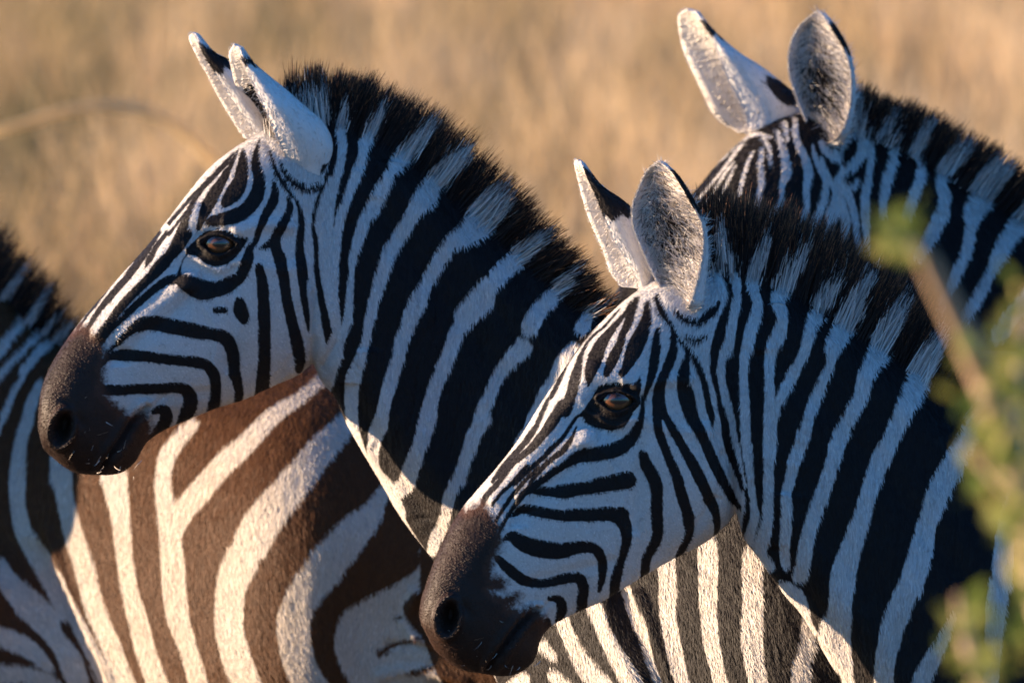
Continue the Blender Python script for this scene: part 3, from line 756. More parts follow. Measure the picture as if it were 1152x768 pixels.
def face_disp(eye, eye_rot, nos, nos_rot, mouth, crest, brow, jawv, bridge, extra=None, ea=18, na=10, nb=17):
    c0, s0 = math.cos(eye_rot), math.sin(eye_rot)
    def fn(P):
        U, S, V = P[:, 0], P[:, 1], P[:, 2]
        side = np.clip((np.abs(S)-12)/12, 0, 1)
        x = (U-eye[0])*c0+(V-eye[1])*s0; y = -(U-eye[0])*s0+(V-eye[1])*c0
        q = np.clip(1-(x/ea)**2, -1, 1)
        o = np.maximum(-y-6.2*q-0.2, y-9.5*q)                   # <0 inside the opening between the lids
        o = np.where(np.abs(x) > ea, np.hypot(np.abs(x)-ea, y), o)
        d = -17*np.clip(0.5-o/3.0, 0, 1)
        d += 4.5*np.exp(-((o-3.5)/2.6)**2)*np.where(y < 0, 1.35, 0.8)
        d += -2.6*np.exp(-((o-10)/1.8)**2)*np.where(y < 0, 1, 0.5) - 1.6*np.exp(-((o-15)/2)**2)*(y > 0) + 1.5*np.exp(-((o-20)/3)**2)*(y > 0)
        d += 7*gauss(U, V, eye[0]-2, eye[1]-24, 28, 9, eye_rot) - 6*gauss(U, V, eye[0]-14, eye[1]+34, 34, 11, eye_rot+.3)
        n = ell(U, V, *nos, na, nb, nos_rot)
        d += -24*np.clip(1.05-n, 0, .5)/.5 + 6.5*np.exp(-((n-1.32)/0.26)**2)
        c1 = ell(U, V, nos[0]+12, nos[1]-16, 5, 15, nos_rot-.9); d += -5*np.exp(-c1**2)
        dm = near_line(mouth, U, V); d += -7.0*np.exp(-(dm/2.4)**2) + 3.0*np.exp(-((dm-8)/4.5)**2)
        for k in (10, 19, 27):
            dk = near_line([(a+k*0.8, b2-k*0.45) for a, b2 in mouth[-3:]], U, V); d += -1.1*np.exp(-(dk/1.8)**2)
        dc = near_line(crest, U, V); d += 6*np.exp(-(dc/12)**2)
        dc = near_line([(a-6, b2+20) for a, b2 in crest], U, V); d += -5*np.exp(-(dc/11)**2)
        d += 5.5*np.exp(-(near_line(brow, U, V)/7)**2)
        d += 4.0*np.exp(-(near_line(bridge, U, V)/8)**2) - 3.0*np.exp(-(near_line([(a+22, b2+12) for a, b2 in bridge], U, V)/12)**2)
        for ln, a, w in jawv: d += a*np.exp(-(near_line(ln, U, V)/w)**2)
        d += 0.7*fbm(P, 0.09, 61, 3)
        return d*side
    return fn
def build_whiskers(spec, W, root):
    P = []; D = []; L = []
    r = np.random.default_rng(8)
    for (u, v, w, su, sv, n, dx, dz, l) in spec:
        for _ in range(n):
            P.append((u+r.normal(0, su), w+r.normal(0, 2), v+r.normal(0, sv))); D.append((dx+r.normal(0, .35), 0.8+r.normal(0, .3), dz+r.normal(0, .35))); L.append(l*r.uniform(.5, 1.3))
    A, F = strands(np.array(P, float), np.array(D, float), np.array(L), 0.75, 7, 0.5, 15)
    o = np.ones(len(A))
    tag(np_mesh('muzzle_hair', W(A), F, M_mane, root, dict(stripe=-8*o, muzzle=0*o, strand=.6*o, soil=.5*o)), kind='stuff')

ONLY = None
# ------------------------------------------------------------------ ground, grass, stalks
def world_pt(px, py, Y):
    x = (px-576)/FPX; y = (384-py)/FPX; dy = ca+y*sa; t = Y/dy
    return np.array([x*t, Y, CAM_Z+(-sa+y*ca)*t])
m, nt, b = new_mat('dry_earth')
c = mixc(nt, noise(nt, 0.5, 5), (0.16, 0.11, 0.07), (0.30, 0.21, 0.12)); c = mixc(nt, mth(nt, 'MULTIPLY_ADD', noise(nt, 2.2, 4), 2, -0.8, clamp=True), c, (0.12, 0.11, 0.055))
nt.links.new(c, b.inputs['Base Color']); b.inputs['Roughness'].default_value = 0.95; b.inputs['Specular IOR Level'].default_value = 0.1
G = 1200.0; nx = 60
gx = np.concatenate([-np.geomspace(G, 2, nx), np.geomspace(2, G, nx)]); gy = np.concatenate([[-60, -20], np.linspace(0, 100, 60), np.geomspace(110, 2000, 30)])
XX, YY = np.meshgrid(gx, gy); ZZ = 0.03*np.sin(XX*0.5)*np.sin(YY*0.35) - 0.03 - 0.000*YY
V = np.stack([XX.ravel(), YY.ravel(), ZZ.ravel()], 1); w_ = len(gx)
ii = (np.arange(len(gy)-1)[:, None]*w_+np.arange(w_-1)).ravel()
tag(np_mesh('ground', V, np.stack([ii, ii+1, ii+w_+1, ii+w_], 1), m), kind='structure')

def grass_mat(name, cols, trans=0.35):
    m, nt, b = new_mat(name)
    a = attr(nt, 'tone'); r = nt.nodes.new('ShaderNodeValToRGB'); el = r.color_ramp.elements
    while len(el) < len(cols): el.new(0.5)
    for i, (p, c) in enumerate(cols): el[i].position = p; el[i].color = (*c, 1)
    nt.links.new(a, r.inputs[0]); nt.links.new(r.outputs[0], b.inputs['Base Color'])
    b.inputs['Roughness'].default_value = 0.7; b.inputs['Specular IOR Level'].default_value = 0.15
    tr = nt.nodes.new('ShaderNodeBsdfTranslucent'); nt.links.new(r.outputs[0], tr.inputs[0])
    mx = nt.nodes.new('ShaderNodeMixShader'); mx.inputs[0].default_value = trans
    nt.links.new(b.outputs[0], mx.inputs[1]); nt.links.new(tr.outputs[0], mx.inputs[2]); nt.links.new(mx.outputs[0], nt.nodes['Material Output'].inputs[0])
    return m
M_grass = grass_mat('dry_grass', [(0.0, (0.13, 0.115, 0.055)), (0.3, (0.29, 0.215, 0.10)), (0.65, (0.60, 0.40, 0.20)), (1.0, (0.82, 0.585, 0.325))])
n = 130000; r = np.random.default_rng(21)
y = 15.5*(95/15.5)**(r.random(n)**0.8); x = r.uniform(-1, 1, n)*(y*0.075+1.1)
pat = fbm(np.stack([x*1.0, y*0.3, 0*x], 1), 4.5, 40, 3); keep = r.random(n) < np.clip(0.55+0.8*pat, 0.05, 1)
x, y, pat = x[keep], y[keep], pat[keep]; n = len(x)
behind = y < 16.2
h = r.uniform(0.25, 0.72, n)*(1+0.25*pat); lean = r.normal(0, 0.22, n); lean2 = r.normal(0.05, 0.2, n); wd = r.uniform(0.003, 0.008, n)*(y/30)**0.5
K = 4; t = np.linspace(0, 1, K)
C = np.stack([x[:, None]+(lean*h)[:, None]*t**1.6, y[:, None]+(lean2*h)[:, None]*t**1.6, -0.03+h[:, None]*(t-0.18*np.abs(lean)[:, None]*t**2)], 2)
a = r.uniform(-0.9, 0.9, n); sdv = np.stack([np.cos(a), np.sin(a), 0*a], 1)[:, None]*(wd[:, None]*(1-0.75*t**2))[..., None]
V = np.stack([C-sdv, C+sdv], 2).reshape(-1, 3)
i0 = (np.arange(n)[:, None]*K*2+np.arange(K-1)*2).ravel()
tone = np.clip(0.56+0.55*fbm(np.stack([x, y*0.22, 0*x], 1), 4.5, 44, 3)+r.normal(0, 0.12, n)+0.16*np.clip(x/(0.05*y)+0.3, -1, 1), 0, 1)
tag(np_mesh('dry_grass', V, np.stack([i0, i0+1, i0+3, i0+2], 1), M_grass, None, dict(tone=np.repeat(tone, K*2)), smooth=False), kind='stuff')

# a few tall bent stalks behind the animals
def sweep(path, rad, na=8):
    P = np.asarray(path, float); T = np.gradient(P, axis=0); T /= np.linalg.norm(T, axis=1)[:, None]
    X = np.cross(T, (0.1, 1, 0.05)); X /= np.linalg.norm(X, axis=1)[:, None]+1e-9; Yv = np.cross(T, X)
    a = np.linspace(0, 2*np.pi, na, endpoint=False)
    V = P[:, None]+(X[:, None]*np.cos(a)[None, :, None]+Yv[:, None]*np.sin(a)[None, :, None])*np.asarray(rad)[:, None, None]
    n = len(P); i = (np.arange(n-1)[:, None]*na+np.arange(na)).ravel(); j = (np.arange(n-1)[:, None]*na+(np.arange(na)+1) % na).ravel()
    return V.reshape(-1, 3), np.stack([i, j, j+na, i+na], 1)
M_stalk = grass_mat('straw', [(0.0, (0.66, 0.47, 0.24)), (1.0, (0.88, 0.70, 0.42))], 0.6)
def stalk(pts, Y, rad, label, grp=None, lift=True):
    P = np.array([world_pt(px, py, Y+dy) for px, py, dy in pts])
    if lift: P = np.vstack([P, [P[-1, 0]+0.10, Y, 0.35], [P[-1, 0]+0.12, Y, -0.05]])
    C = cr(P, 50); base = C[-1].copy(); base[2] = 0
    rr = np.linspace(rad*0.45, rad, 50)
    V, F = sweep(C-base, rr)
    o = np_mesh('grass_stalk', V, F, M_stalk, None, dict(tone=np.full(len(V), 0.7))); o.location = tuple(base)
    tag(o, label, 'grass stalk', grp)
stalk([(-15,150,0),(30,138,0),(80,124,0),(135,120,0),(180,132,0),(225,165,0),(262,215,0),(290,280,0)], 25.0, 0.024, 'straw coloured stalk bent over in an arc, blurred behind the leftmost zebra ears')

# ------------------------------------------------------------------ thorny shrub close to the camera, right edge, out of focus
M_bark = new_mat('branch_bark'); mb, nt, b = M_bark
nt.links.new(mixc(nt, noise(nt, 30, 4), (0.26, 0.17, 0.10), (0.50, 0.35, 0.22)), b.inputs['Base Color']); b.inputs['Roughness'].default_value = 0.85
M_leaf = grass_mat('shrub_leaf', [(0.0, (0.045, 0.080, 0.016)), (0.5, (0.13, 0.17, 0.03)), (1.0, (0.38, 0.33, 0.09))], 0.35)
SY = 6.9
root = bpy.data.objects.new('shrub', None); link(root); bp = world_pt(1230, 1500, SY); root.location = (float(bp[0]), SY, 0)
tag(root, 'blurred leafy shrub with a bare tan branch close to the camera at the right edge', 'shrub'); off = np.array([bp[0], SY, 0.0])
def branch(pts, r0, r1, parent):
    P = np.array([world_pt(px, py, SY+dy) for px, py, dy in pts]); C = cr(P, 10*len(pts))
    V, F = sweep(C-off, np.linspace(r0, r1, len(C)), 10); return np_mesh('branch', V, F, mb, parent), C
g = world_pt(1230, 1500, SY)
gz = 2300
br = [([(1038,284,-.1),(1056,320,-.05),(1080,368,0),(1104,418,.05),(1122,460,.05),(1140,520,.1),(1170,640,.1),(1215,820,.05),(1240,1100,0),(1235,gz,0)], 0.0075, 0.020),
      ([(1160,330,.3),(1150,400,.25),(1146,470,.2),(1160,560,.1),(1190,700,.1),(1235,900,0)], 0.004, 0.010),
      ([(1078,668,.2),(1084,710,.2),(1104,780,.15),(1150,900,.1),(1225,1100,0)], 0.003, 0.010),
      ([(1010,250,-.1),(1022,268,-.1),(1040,288,-.1)], 0.003, 0.005),
      ([(1090,500,.1),(1112,530,.1),(1140,560,.1),(1170,620,.1)], 0.003, 0.006)]
for pts, r0, r1 in br: branch(pts, r0, r1, root)
r = np.random.default_rng(31); LV = []; LF = []; LT = []
clusters = [(1008,258,30,15,24,.55),(1022,240,22,14,10,.35),(1000,275,24,10,12,.7),(1085,410,22,20,6,.5),(1128,388,24,26,16,.7),(1140,430,26,40,22,.5),(1098,470,20,26,12,.4),(1120,500,34,36,30,.65),(1144,560,26,40,30,.7),(1100,545,26,20,10,.4),
            (1125,430,20,20,12,.95),(1118,475,18,18,10,.95),(1150,600,20,40,18,.6),(1075,715,26,34,14,.55),(1110,745,34,34,30,.6),(1100,690,22,26,10,.45),(1148,700,20,50,16,.5),(1140,340,16,26,8,.6),(1170,500,34,200,50,.5),(1200,700,50,140,60,.5)]
for (cu, cv, su, sv, k, tn) in clusters:
    for _ in range(k):
        P = world_pt(cu+r.normal(0, su*0.5), cv+r.normal(0, sv*0.5), SY+r.normal(0, 0.12))-off
        L = r.uniform(0.008, 0.017); Wd = L*r.uniform(0.35, 0.5)
        d = r.normal(size=3); d /= np.linalg.norm(d); s2 = np.cross(d, r.normal(size=3)); s2 /= np.linalg.norm(s2); nn = np.cross(d, s2)
        pts = [P-d*L, P-d*L*0.3-s2*Wd+nn*Wd*.3, P+d*L*0.4-s2*Wd*0.8+nn*Wd*.2, P+d*L, P+d*L*0.4+s2*Wd*0.8+nn*Wd*.2, P-d*L*0.3+s2*Wd+nn*Wd*.3]
        o2 = len(LV); LV += pts; LF.append((o2, o2+1, o2+5, o2)); LT += [np.clip(r.normal(tn, 0.2), 0, 1)]*6
        LF[-1] = (o2, o2+1, o2+2, o2+3); LF.append((o2, o2+3, o2+4, o2+5))
tag(np_mesh('leaves', np.array(LV), np.array(LF), M_leaf, root, dict(tone=np.array(LT)), smooth=False), kind=None)
# ------------------------------------------------------------------ the four animals
def ramp(pts):
    xs = np.array([p[0] for p in pts], float); ys = np.array([p[1] for p in pts], float)
    def f(u):
        return (np.interp(u, xs, ys)+np.interp(u-22, xs, ys)+np.interp(u+22, xs, ys)+np.interp(u-40, xs, ys)+np.interp(u+40, xs, ys))/5
    return f
HA = [(43,478,50,505,20),(44,460,80,529,36),(47,438,108,534,44),(54,417,134,533,46),(65,397,152,520,45),(79,376,164,499,43),(97,353,184,485,45),(117,331,210,474,51),(142,303,240,462,58),
      (167,275,275,451,63),(192,243,308,436,68),(212,217,335,424,72),(234,191,355,405,74),(260,170,372,370,72),(287,154,386,330,67),(315,140,392,285,60),(340,135,398,240,48)]
NA = [(330,150,345,300,38),(362,124,352,400,56),(400,130,358,428,63),(440,152,376,450,66),(482,183,388,478,68),(526,222,404,507,71),(570,262,426,544,74),(614,303,449,584,80),(660,340,478,623,90),(720,355,510,668,112),
      (790,355,545,740,150),(880,365,610,850,176),(1000,372,740,900,192),(1080,372,900,905,196),(1160,372,1100,905,196)]
TA = [(1080,380,1000,890,180),(1150,372,1100,900,200),(1350,372,1380,880,200),(1530,368,1560,820,180),(1650,400,1650,740,120),(1700,480,1690,640,40)]
shA = ramp([(0,70),(40,62),(390,0),(545,0),(850,270),(1000,300),(1700,640)])
shD = ramp([(-2000,105),(-300,92),(-90,0),(40,0),(330,285),(450,292),(480,300),(900,500),(1100,580)])
HB = [(471,692,490,730,22),(474,672,515,750,36),(481,650,545,757,45),(489,628,575,760,47),(498,608,600,745,46),(511,583,612,713,46),(531,557,640,694,50),(557,528,680,677,56),(583,495,715,656,62),
      (607,457,750,636,67),(632,420,785,619,72),(657,385,805,606,76),(685,356,825,585,77),(710,335,835,550,74),(742,316,843,495,69),(778,305,849,435,60),(805,300,852,390,48)]
NB = [(790,320,820,460,42),(818,290,832,590,60),(850,300,858,636,68),(892,318,884,673,72),(934,345,905,698,73),(978,372,930,740,77),(1020,402,960,790,82),(1065,440,990,840,92),(1110,490,1030,890,104),(1180,515,1080,950,116),(1260,518,1140,1010,134)]
TB = [(1180,530,1100,940,105),(1230,525,1130,990,120),(1280,520,1160,1040,180),(1430,525,1340,1110,200),(1650,520,1650,1110,200),(1850,520,1850,1060,170),(1960,560,1920,950,110),(2010,650,1980,850,40)]
shB = ramp([(430,76),(470,68),(830,0),(1200,0),(2000,460)])
HC = [(640,420,700,470,40),(675,360,760,490,50),(718,295,830,490,60),(750,252,870,480,68),(785,217,900,455,75),(818,178,928,420,80),(852,150,952,380,78),(888,134,965,330,72),(925,130,978,260,60)]
NC = [(900,140,930,330,48),(945,128,950,420,60),(985,148,980,460,66),(1025,168,1010,500,70),(1070,195,1050,540,76),(1120,224,1100,580,82),(1170,262,1150,620,92),(1220,300,1200,680,110),(1300,320,1250,760,145)]
TC = [(1220,300,1190,680,105),(1300,310,1250,760,150),(1450,315,1400,850,185),(1650,310,1650,850,190),(1850,320,1850,800,160),(1930,400,1900,650,60)]
shC = ramp([(0,0),(1150,0),(1950,450)])
mv = lambda S, du, dv: [(a+du, b2+dv, c2+du, d2+dv, w) for a, b2, c2, d2, w in S]
HD = mv(HA, -625, 60)
ND = mv(NA[:8], -625, 60) + [(-10,345,-160,690,100),(30,385,-125,740,120),(70,405,-60,800,150),(130,408,40,860,180),(220,405,160,890,205),(330,402,320,900,215),(450,410,480,880,212),(560,430,600,850,212),(650,435,670,840,212)]
TD = [(560,432,570,848,200),(650,430,650,850,205),(760,450,760,820,180),(830,520,820,720,60)]

def ripple(P, ctrl, amp, seed, lam=0.55):
    """fine lie-of-hair relief along the hair direction"""
    du, dv = dirfield(ctrl, P[:, 0], P[:, 2]); n = np.hypot(du, dv)
    a = (P[:, 0]*(-dv)+P[:, 2]*du)/n; l = (P[:, 0]*du+P[:, 2]*dv)/n
    return amp*fbm(np.stack([a*lam, l*lam*0.14, P[:, 1]*lam*0.4], 1), 1.0, seed, 3)
dirA = [(60,470,.8,-.1),(120,400,.6,.5),(160,300,-.5,.7),(220,230,-.5,.8),(240,400,.5,.9),(330,300,.2,1),(340,420,.6,.7),(300,180,-.3,.8),(420,250,.1,1),(560,330,.15,1),(480,420,0,1),(450,540,.1,1),(520,620,.2,1),(650,400,.2,1),
        (700,650,.45,.9),(800,700,.45,.9),(900,700,.4,.9),(620,740,.5,.8)]
dirB = [(500,690,.8,-.1),(560,620,.6,.5),(580,530,-.5,.7),(640,450,-.5,.8),(680,600,.5,.9),(770,500,.2,1),(790,600,.6,.7),(740,360,-.3,.8),(860,480,0,1),(960,560,.1,1),(900,660,.1,1),(1000,700,.1,1),(1080,560,.1,1)]
dirC = [(820,180,-.6,.7),(860,240,-.3,.9),(930,200,.1,1),(960,300,0,1),(1050,250,.1,1),(1120,300,.15,1)]
dirD = [(-300,400,0,1),(20,400,.1,1),(60,500,.1,1),(40,640,.4,.9),(30,740,.5,.8),(130,620,.45,.9),(170,720,.5,.85),(230,560,.1,1),(220,680,.45,.85),(330,480,.25,1),(300,620,.3,.95),(290,740,.6,.8),(380,600,.2,1),(400,700,.1,1),(480,650,-.3,.9),(480,740,.4,.6)]

def creases(U, V, lines, a=-1.3, w=1.4):
    d = 0
    for u0, v0, u1, v1 in lines:
        d = d + a*np.exp(-(near_line([(u0, v0), ((u0+u1)/2+2, (v0+v1)/2), (u1, v1)], U, V)/w)**2)
    return d
def dispA(P):
    U, S, V = P.T; side = np.clip((S-12)/20, -1, 1)**2
    d = ripple(P, dirA, 0.85, 21)*np.clip((U-375)/30, 0.25, 1)
    d += 3.5*gauss(U, V, 310, 350, 62, 60) + 2*gauss(U, V, 240, 400, 60, 30)                      # cheek
    d += -3.5*np.exp(-(near_line([(392,250),(388,320),(378,380),(356,424)], U, V)/7)**2)           # throat latch
    d += -2.0*np.exp(-(near_line([(352,425),(366,405),(378,385)], U, V)/2.5)**2)
    d += -2.0*np.exp(-(near_line([(300,160),(318,190),(333,215),(338,240)], U, V)/3)**2)
    d += -6*np.exp(-(near_line([(392,440),(425,505),(470,570),(520,640)], U, V)/12)**2) + 5*np.exp(-(near_line([(410,400),(455,480),(515,560),(560,610)], U, V)/18)**2)
    d += 5*np.exp(-(near_line([(430,190),(500,260),(580,340),(650,410)], U, V)/16)**2) - 4*np.exp(-(near_line([(420,230),(480,310),(550,400),(620,480)], U, V)/16)**2)
    d += creases(U, V, [(436,255,428,330),(462,262,452,345),(475,300,462,395),(492,330,483,400),(512,285,500,350),(548,330,535,400),(560,390,548,460),(420,330,412,400),(590,400,572,480),(520,420,508,500),(470,410,460,480),(600,470,588,540)])
    # folds at the shoulder
    d += 9*np.exp(-(near_line([(676,640),(690,690),(712,730),(735,790)], U, V)/9)**2)-10*np.exp(-(near_line([(695,640),(708,680),(730,722),(755,790)], U, V)/8)**2)
    d += 6*np.exp(-(near_line([(716,640),(735,690),(752,740),(765,790)], U, V)/6)**2)
    return d*side
def dispB(P):
    U, S, V = P.T; side = np.clip((S-12)/20, -1, 1)**2
    d = ripple(P, dirB, 0.85, 22)*np.clip((U-820)/30, 0.25, 1)
    d += 3.5*gauss(U, V, 770, 530, 62, 60) + 2*gauss(U, V, 690, 600, 60, 30)
    d += -4*np.exp(-(near_line([(850,400),(846,480),(843,560),(828,600),(812,612)], U, V)/7)**2)
    d += -6*np.exp(-(near_line([(872,620),(905,670),(950,730),(990,790)], U, V)/12)**2) + 5*np.exp(-(near_line([(880,560),(930,640),(980,710),(1030,780)], U, V)/18)**2)
    d += 5*np.exp(-(near_line([(870,350),(960,410),(1040,480),(1110,560)], U, V)/16)**2) - 4*np.exp(-(near_line([(860,400),(940,470),(1010,550),(1080,640)], U, V)/16)**2)
    d += creases(U, V, [(872,430,866,520),(900,450,892,540),(925,480,915,560),(950,440,940,520),(962,540,955,640),(985,500,975,600),(1012,560,1002,650),(1040,520,1030,620),(1050,600,1044,700),(905,560,900,640),(1075,560,1065,660)])
    d += -2.0*np.exp(-(near_line([(742,335),(757,365),(772,390),(778,410)], U, V)/3)**2)
    return d*side
def dispD(P):
    U, S, V = P.T; side = np.clip((S-20)/30, 0, 1)
    d = ripple(P, dirD, 0.5, 23, 0.6) + 2.6*fbm(P, 0.03, 31, 2)
    # elbow and foreleg lie lower than the trunk, in front of it
    line = [(34,540),(46,600),(66,650),(92,705),(112,745),(130,800)]
    lx = np.interp(V, [p[1] for p in line], [p[0] for p in line])
    k = np.clip((lx-U)/12, 0, 1)*np.clip((V-612)/55, 0, 1)
    d += k*(-50 + 1.1*np.clip(lx-U, 0, 130)) + 5*np.exp(-((U-lx-5)/6)**2)*np.clip((V-575)/30, 0, 1)
    # flank folds
    for pts, a, w in [([(452,672),(470,690),(500,705)], 5, 4), ([(440,700),(480,700),(520,712)], -5, 5), ([(430,735),(470,725),(520,735)], 5, 6), ([(455,750),(500,742),(540,750)], -5, 6), ([(470,640),(462,665),(470,690)], 5, 7)]:
        d += a*np.exp(-(near_line(pts, U, V)/w)**2)
    d += -14*gauss(U, V, 425, 700, 50, 70) + 10*gauss(U, V, 330, 560, 70, 90)
    return d*side
faceA = face_disp((247,271), 0.05, (73,477), 0.28, [(113,531),(122,514),(136,494),(146,478),(156,465),(166,456)], [(216,312),(190,336),(160,360),(140,380)], [(268,258),(295,250),(325,252)],
  [([(262,300),(262,350),(258,410)], -3.0, 6), ([(300,438),(322,412),(345,372),(352,330)], -2.5, 4), ([(330,300),(345,340),(352,372)], 3.5, 9), ([(150,440),(190,445),(235,440)], -2.5, 7), ([(275,290),(310,300),(340,300)], 2, 6), ([(225,330),(245,370),(240,410)], 1.3, 2.0)],
  [(222,235),(185,285),(150,330),(112,372)])
faceB = face_disp((693,446), 0.05, (505,688), 0.2, [(548,752),(556,738),(570,718),(583,701),(594,690),(604,682)], [(660,486),(634,512),(606,538),(588,560)], [(716,434),(742,424),(772,424)],
  [([(715,480),(718,530),(712,590)], -3.5, 7), ([(765,622),(785,590),(806,552),(812,510)], -3.0, 4), ([(790,480),(802,520),(806,550)], 4, 9), ([(600,650),(640,640),(690,630)], -2.5, 7), ([(725,470),(760,480),(795,482)], 2, 6), ([(680,505),(700,545),(694,590),(700,620)], 1.4, 2.0)],
  [(668,412),(632,462),(595,512),(556,556)], ea=19)

def near_keep(lo, hi, vmax=790, vmin=-50):
    def f(c, n): return np.where((c[:, 0] > lo) & (c[:, 0] < hi) & (c[:, 2] < vmax) & (c[:, 2] > vmin), np.where(n[:, 1] > -0.35, 1.0, 0.12), 0.0)
    return f
hl = lambda reg: (lambda P: reg(P))
def lenA(P): return np.interp(P[:, 0]-0.5*(P[:, 2]-300), [60, 330, 400, 700], [3.0, 4.0, 8.5, 9.0])
def lenB(P): return np.interp(P[:, 0]-0.5*(P[:, 2]-520), [480, 780, 850, 1100], [3.0, 4.0, 8.0, 9.0])
def soilA(P):
    U, S, V = P.T
    return 0.30*np.clip((V-470)/60, 0, 1)*(U > 400) + 0.5*gauss(U, V, 262, 395, 14, 26, 0.5) + 0.5*gauss(U, V, 355, 425, 25, 30) + 0.35*gauss(U, V, 190, 455, 40, 12) + 0.25*np.clip((400-U)/200, 0, 1)*np.clip((V-400)/60, 0, 1)
def soilB(P):
    U, S, V = P.T
    return 0.35*np.clip((V-660)/50, 0, 1)*(U > 850) + 0.4*gauss(U, V, 800, 610, 40, 25) + 0.35*gauss(U, V, 640, 665, 30, 14)
def soilD(P):
    U, S, V = P.T
    return 0.16+0.22*fbm(P, 0.02, 77, 2) + 0.35*gauss(U, V, 480, 740, 90, 40)+0.25*gauss(U, V, 430, 640, 60, 40)
def fmodA(P, f, mz):
    e = ell(P[:, 0], P[:, 2], 247, 272, 22, 14)
    return np.where((e < 1.15) & (np.abs(P[:, 1]) > 20), 8, f), mz
def fmodB(P, f, mz):
    e = ell(P[:, 0], P[:, 2], 693, 446, 23, 16)
    return np.where((e < 1.15) & (np.abs(P[:, 1]) > 20), 8, f), mz

spA = dict(D=12.9, w0=50, shear=shA, mat=M_black, feet_u=(760,), keys=['A','E'], belly=890,
  label='zebra in profile at the left, its whole head and throat in view',
  fine=[(HA,2.05,0.3),(NA,2.2,-0.15)], coarse=[(TA,2.2,0)], legs=[(800,850,'f'),(1560,760,'h')],
  disp=[dispA, faceA], dir=dirA, voxel=2.4, balls=[((300,22,345),(62,50,66))], soil=soilA, fmod=fmodA,
  eyes=[(249,272,52.5,20),(249,272,-52.5,20)], lashes=[(247,271,70,26)], whiskers=[(140,520,62+38,14,8,8,-.2,.5,11),(112,500,42+50,16,14,10,.3,.2,9),(100,470,40+52,10,20,8,.2,-.3,9)],
  fur=[dict(dens=lambda c: 0.34, len=lenA, keep=near_keep(30,1010), wid=0.9, lift=0.17, rough=0.2)],
  mane=dict(n=17000, hw=22, rt=[(300,158,296,140),(314,152,312,112),(330,146,322,84),(345,140,341,76),(362,132,359,74),(378,132,388,78),(396,138,412,82),(425,155,455,100),(458,180,497,122),(492,208,535,148),(525,238,570,184),
       (560,270,607,222),(595,300,645,262),(630,332,678,300),(665,362,712,335),(700,392,745,370)]),
  ears=[dict(L=[(214,40),(210,47),(219,68),(231.7,91),(242,111.7),(254.6,132.5),(265,149),(273,160)], M=[(217,41),(225,57.5),(240,82.5),(252.5,103),(267,124),(279.6,143),(284,155),(284,163)],
             R=[(219,42),(238,64),(256.7,74),(270,92),(284,112),(297,132),(305,150),(308,165)], w=-30, sec=SEC_SIDE, bc=.42, inlen=(3,7), inspread=.12, rimlen=(3,6), rimdiv=7, band=(0.10,0.36), bandslope=.05, dark=0.25, ds=.7, seed=5, n=2200),
        dict(L=[(263,50),(257,62),(260,80),(264,99),(273,122),(290,143),(309,170),(322,186)], M=[(269,53),(274,70),(283,87),(292,107),(302.5,128),(311,149),(319,168),(325,184)],
             R=[(271,55),(283,72),(300,87),(321,104),(344,124),(362,140),(372,165),(364,198)], w=34, sec=SEC_SIDE, bc=.42, inlen=(3,7), inspread=.12, rimlen=(3,6), rimdiv=7, band=(0.10,0.27), patch=[(.86,.42,.05,.07),(.97,.5,.05,.16)], dark=0.9, dcc=.14, ds=.62, seed=6, n=2600)])
spB = dict(D=12.1, w0=50, shear=shB, mat=M_black, feet_u=(1200,), keys=['B'], belly=1080,
  label='zebra standing in front, its dark muzzle overlapping the neck of the zebra behind',
  fine=[(HB,2.05,0.3),(NB,2.2,-0.15)], coarse=[(TB,2.2,0)], legs=[(1230,960,'f'),(1900,930,'h')],
  disp=[dispB, faceB], dir=dirB, voxel=2.4, balls=[((765,24,525),(62,50,66))], soil=soilB, fmod=fmodB,
  eyes=[(695,447,55.5,20.5),(695,447,-55.5,20.5)], lashes=[(693,446,73,30)], whiskers=[(580,745,30+48,18,6,9,-.2,.6,11),(548,720,40+52,18,14,10,.3,.2,9),(520,700,42+56,12,18,8,.2,-.3,9)],
  fur=[dict(dens=lambda c: 0.34, len=lenB, keep=near_keep(460,1175), wid=0.9, lift=0.17, rough=0.2)],
  mane=dict(n=17000, hw=22, rt=[(770,318,762,296),(782,306,778,244),(796,300,792,218),(812,294,806,212),(832,300,838,214),(855,310,872,222),(885,325,908,236),(918,342,948,252),(952,360,988,274),(985,380,1022,298),(1020,404,1056,330),
       (1055,434,1092,368),(1088,470,1128,410),(1120,505,1165,450)]),
  ears=[dict(L=[(650,183.5),(646.7,188),(653,216),(661,245),(671.7,270),(680,289),(688,312),(701,328)], M=[(652,184.6),(661,201),(671.7,224),(680,245),(690,270),(703,291),(715,312),(719.6,330)],
             R=[(654,186),(676,214),(696.7,228),(711,241),(718,260),(724,280),(730,305),(735,330)], w=-30, sec=SEC_SIDE, bc=.42, inlen=(3,7), inspread=.12, rimlen=(3,6), rimdiv=7, band=(0.06,0.5), bandslope=.05, dark=0.25, ds=.7, seed=7, n=2400),
        dict(L=[(742.5,182.5),(728,193),(719.6,212),(713,230),(712,249),(717.5,268),(726,287),(734,305),(744,324),(758,340)], M=[(744,183),(759,197),(774,222),(786,245),(790,266),(789,287),(786,305),(782,322),(778,336),(772,345)],
             R=[(748,184),(767.5,203),(782,226),(791,249),(795,268),(798,287),(799,303),(800,322),(800,336),(796,350)], w=44, sec=SEC_OPEN, rimw=.05, band=(0.06,0.40), dark=0.7, ds=.48, seed=8, n=5600, inlen=(9,21), maxd=34)])
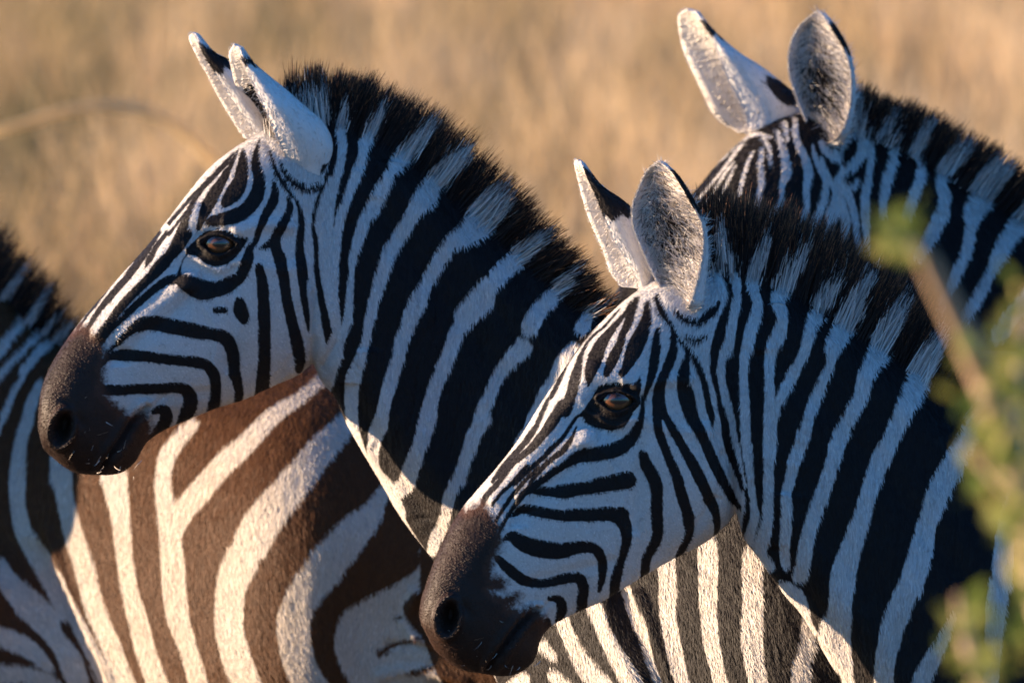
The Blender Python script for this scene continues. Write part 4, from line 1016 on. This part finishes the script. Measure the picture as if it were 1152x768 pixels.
spC = dict(D=13.6, w0=50, shear=shC, mat=M_black, feet_u=(1350,), keys=['C'], belly=840,
  label='zebra at the back right, ears raised, its face hidden behind another mane',
  fine=[(HC,2.3,0.1),(NC,2.2,-0.15)], coarse=[(TC,2.2,0)], legs=[(1380,760,'f'),(1850,720,'h')],
  disp=[lambda P: ripple(P, dirC, 0.6, 24)], dir=dirC, voxel=2.6, eyes=[(800,330,60,17),(800,330,-60,17)],
  fur=[dict(dens=lambda c: 0.32, len=lambda P: np.interp(P[:, 0], [850, 960], [5, 8.5]), keep=near_keep(700,1175,420), wid=1.0)],
  mane=dict(n=11000, hw=20, rt=[(935,150,925,110),(950,145,956,96),(965,142,972,96),(982,150,998,104),(1002,156,1024,112),(1030,168,1052,122),(1060,184,1086,138),(1090,202,1120,158),(1125,222,1156,180),(1160,246,1194,206),(1190,270,1228,232)]),
  ears=[dict(L=[(775,13.5),(765,23),(769,52),(777,75),(787.5,98),(800,125),(812.5,142),(835,155)], M=[(782,16),(794,30),(808,58),(816.7,81),(827,104),(837.5,123),(842,137.5),(842,154)],
             R=[(786,18),(800,36),(829,62.5),(858,81),(880,98),(896,112),(903,126),(900,150)], w=-30, sec=SEC_SIDE, bc=.42, inlen=(3,7), inspread=.12, rimlen=(3,6), rimdiv=7, band=(0.10,0.24), bandslope=.05, patch=[(.66,.62,.16,.14),(.8,.5,.1,.1)], dark=0.25, ds=.7, seed=9, n=3400),
        dict(L=[(921,14.6),(908,23),(896,37.5),(889.6,56),(888.5,77),(892,94),(898,112.5),(906,133),(914.6,150),(924,160)], M=[(925,16),(937.5,35),(948,54),(954,73),(956,94),(955,117),(950,137.5),(945,148),(939,156),(930,162)],
             R=[(929,17),(944,33),(954,54),(959,75),(961,96),(961,117),(959,137),(957,150),(950,162),(940,170)], w=44, sec=SEC_OPEN, rimw=.05, band=(0.06,0.36), dark=0.95, ds=.55, seed=10, n=5600, inlen=(9,21), maxd=34)])
spD = dict(D=13.9, w0=250, shear=shD, mat=M_brown, feet_u=(100,), keys=['D'], belly=860,
  label='brown and white zebra seen only as neck and sunlit flank, head out of frame',
  fine=[(HD,2.3,0.25),(ND,2.3,0.0)], coarse=[(TD,2.2,0)], legs=[(60,830,'f'),(780,760,'h')],
  disp=[dispD], dir=dirD, voxel=3.0, smooth=11, soil=soilD, eyes=[(-376,331,57,17),(-376,331,-57,17)],
  fur=[dict(dens=lambda c: 0.38, len=lambda P: np.interp(P[:, 0], [-50, 60, 340, 420], [8, 10, 10, 6]), keep=near_keep(-60,640,800,230), wid=0.95, lift=0.15, rough=0.14)],
  mane=dict(n=11000, hw=22, rt=[(-300,205,-310,150),(-200,230,-180,160),(-140,265,-105,198),(-100,300,-58,228),(-60,335,-12,262),(-20,368,28,300),(15,402,58,338),(45,436,84,376),(75,470,108,420)]),
  ears=[dict(L=[(-364,110),(-368,122),(-365,140),(-361,159),(-352,182),(-335,203),(-316,230),(-303,246)], M=[(-356,113),(-351,130),(-342,147),(-333,167),(-322,188),(-314,209),(-306,228),(-300,244)],
             R=[(-354,115),(-342,132),(-325,147),(-304,164),(-281,184),(-263,200),(-253,225),(-261,258)], w=s_*34, sec=SEC_SIDE, bc=.42, inlen=(3,7), inspread=.12, rimlen=(3,6), rimdiv=7, band=(0.10,0.27), seed=12, n=600) for s_ in (1,-1)])
if ONLY is None or 'Z' in ONLY:
    for sp in (spA, spB, spC, spD):
        build_zebra(sp)
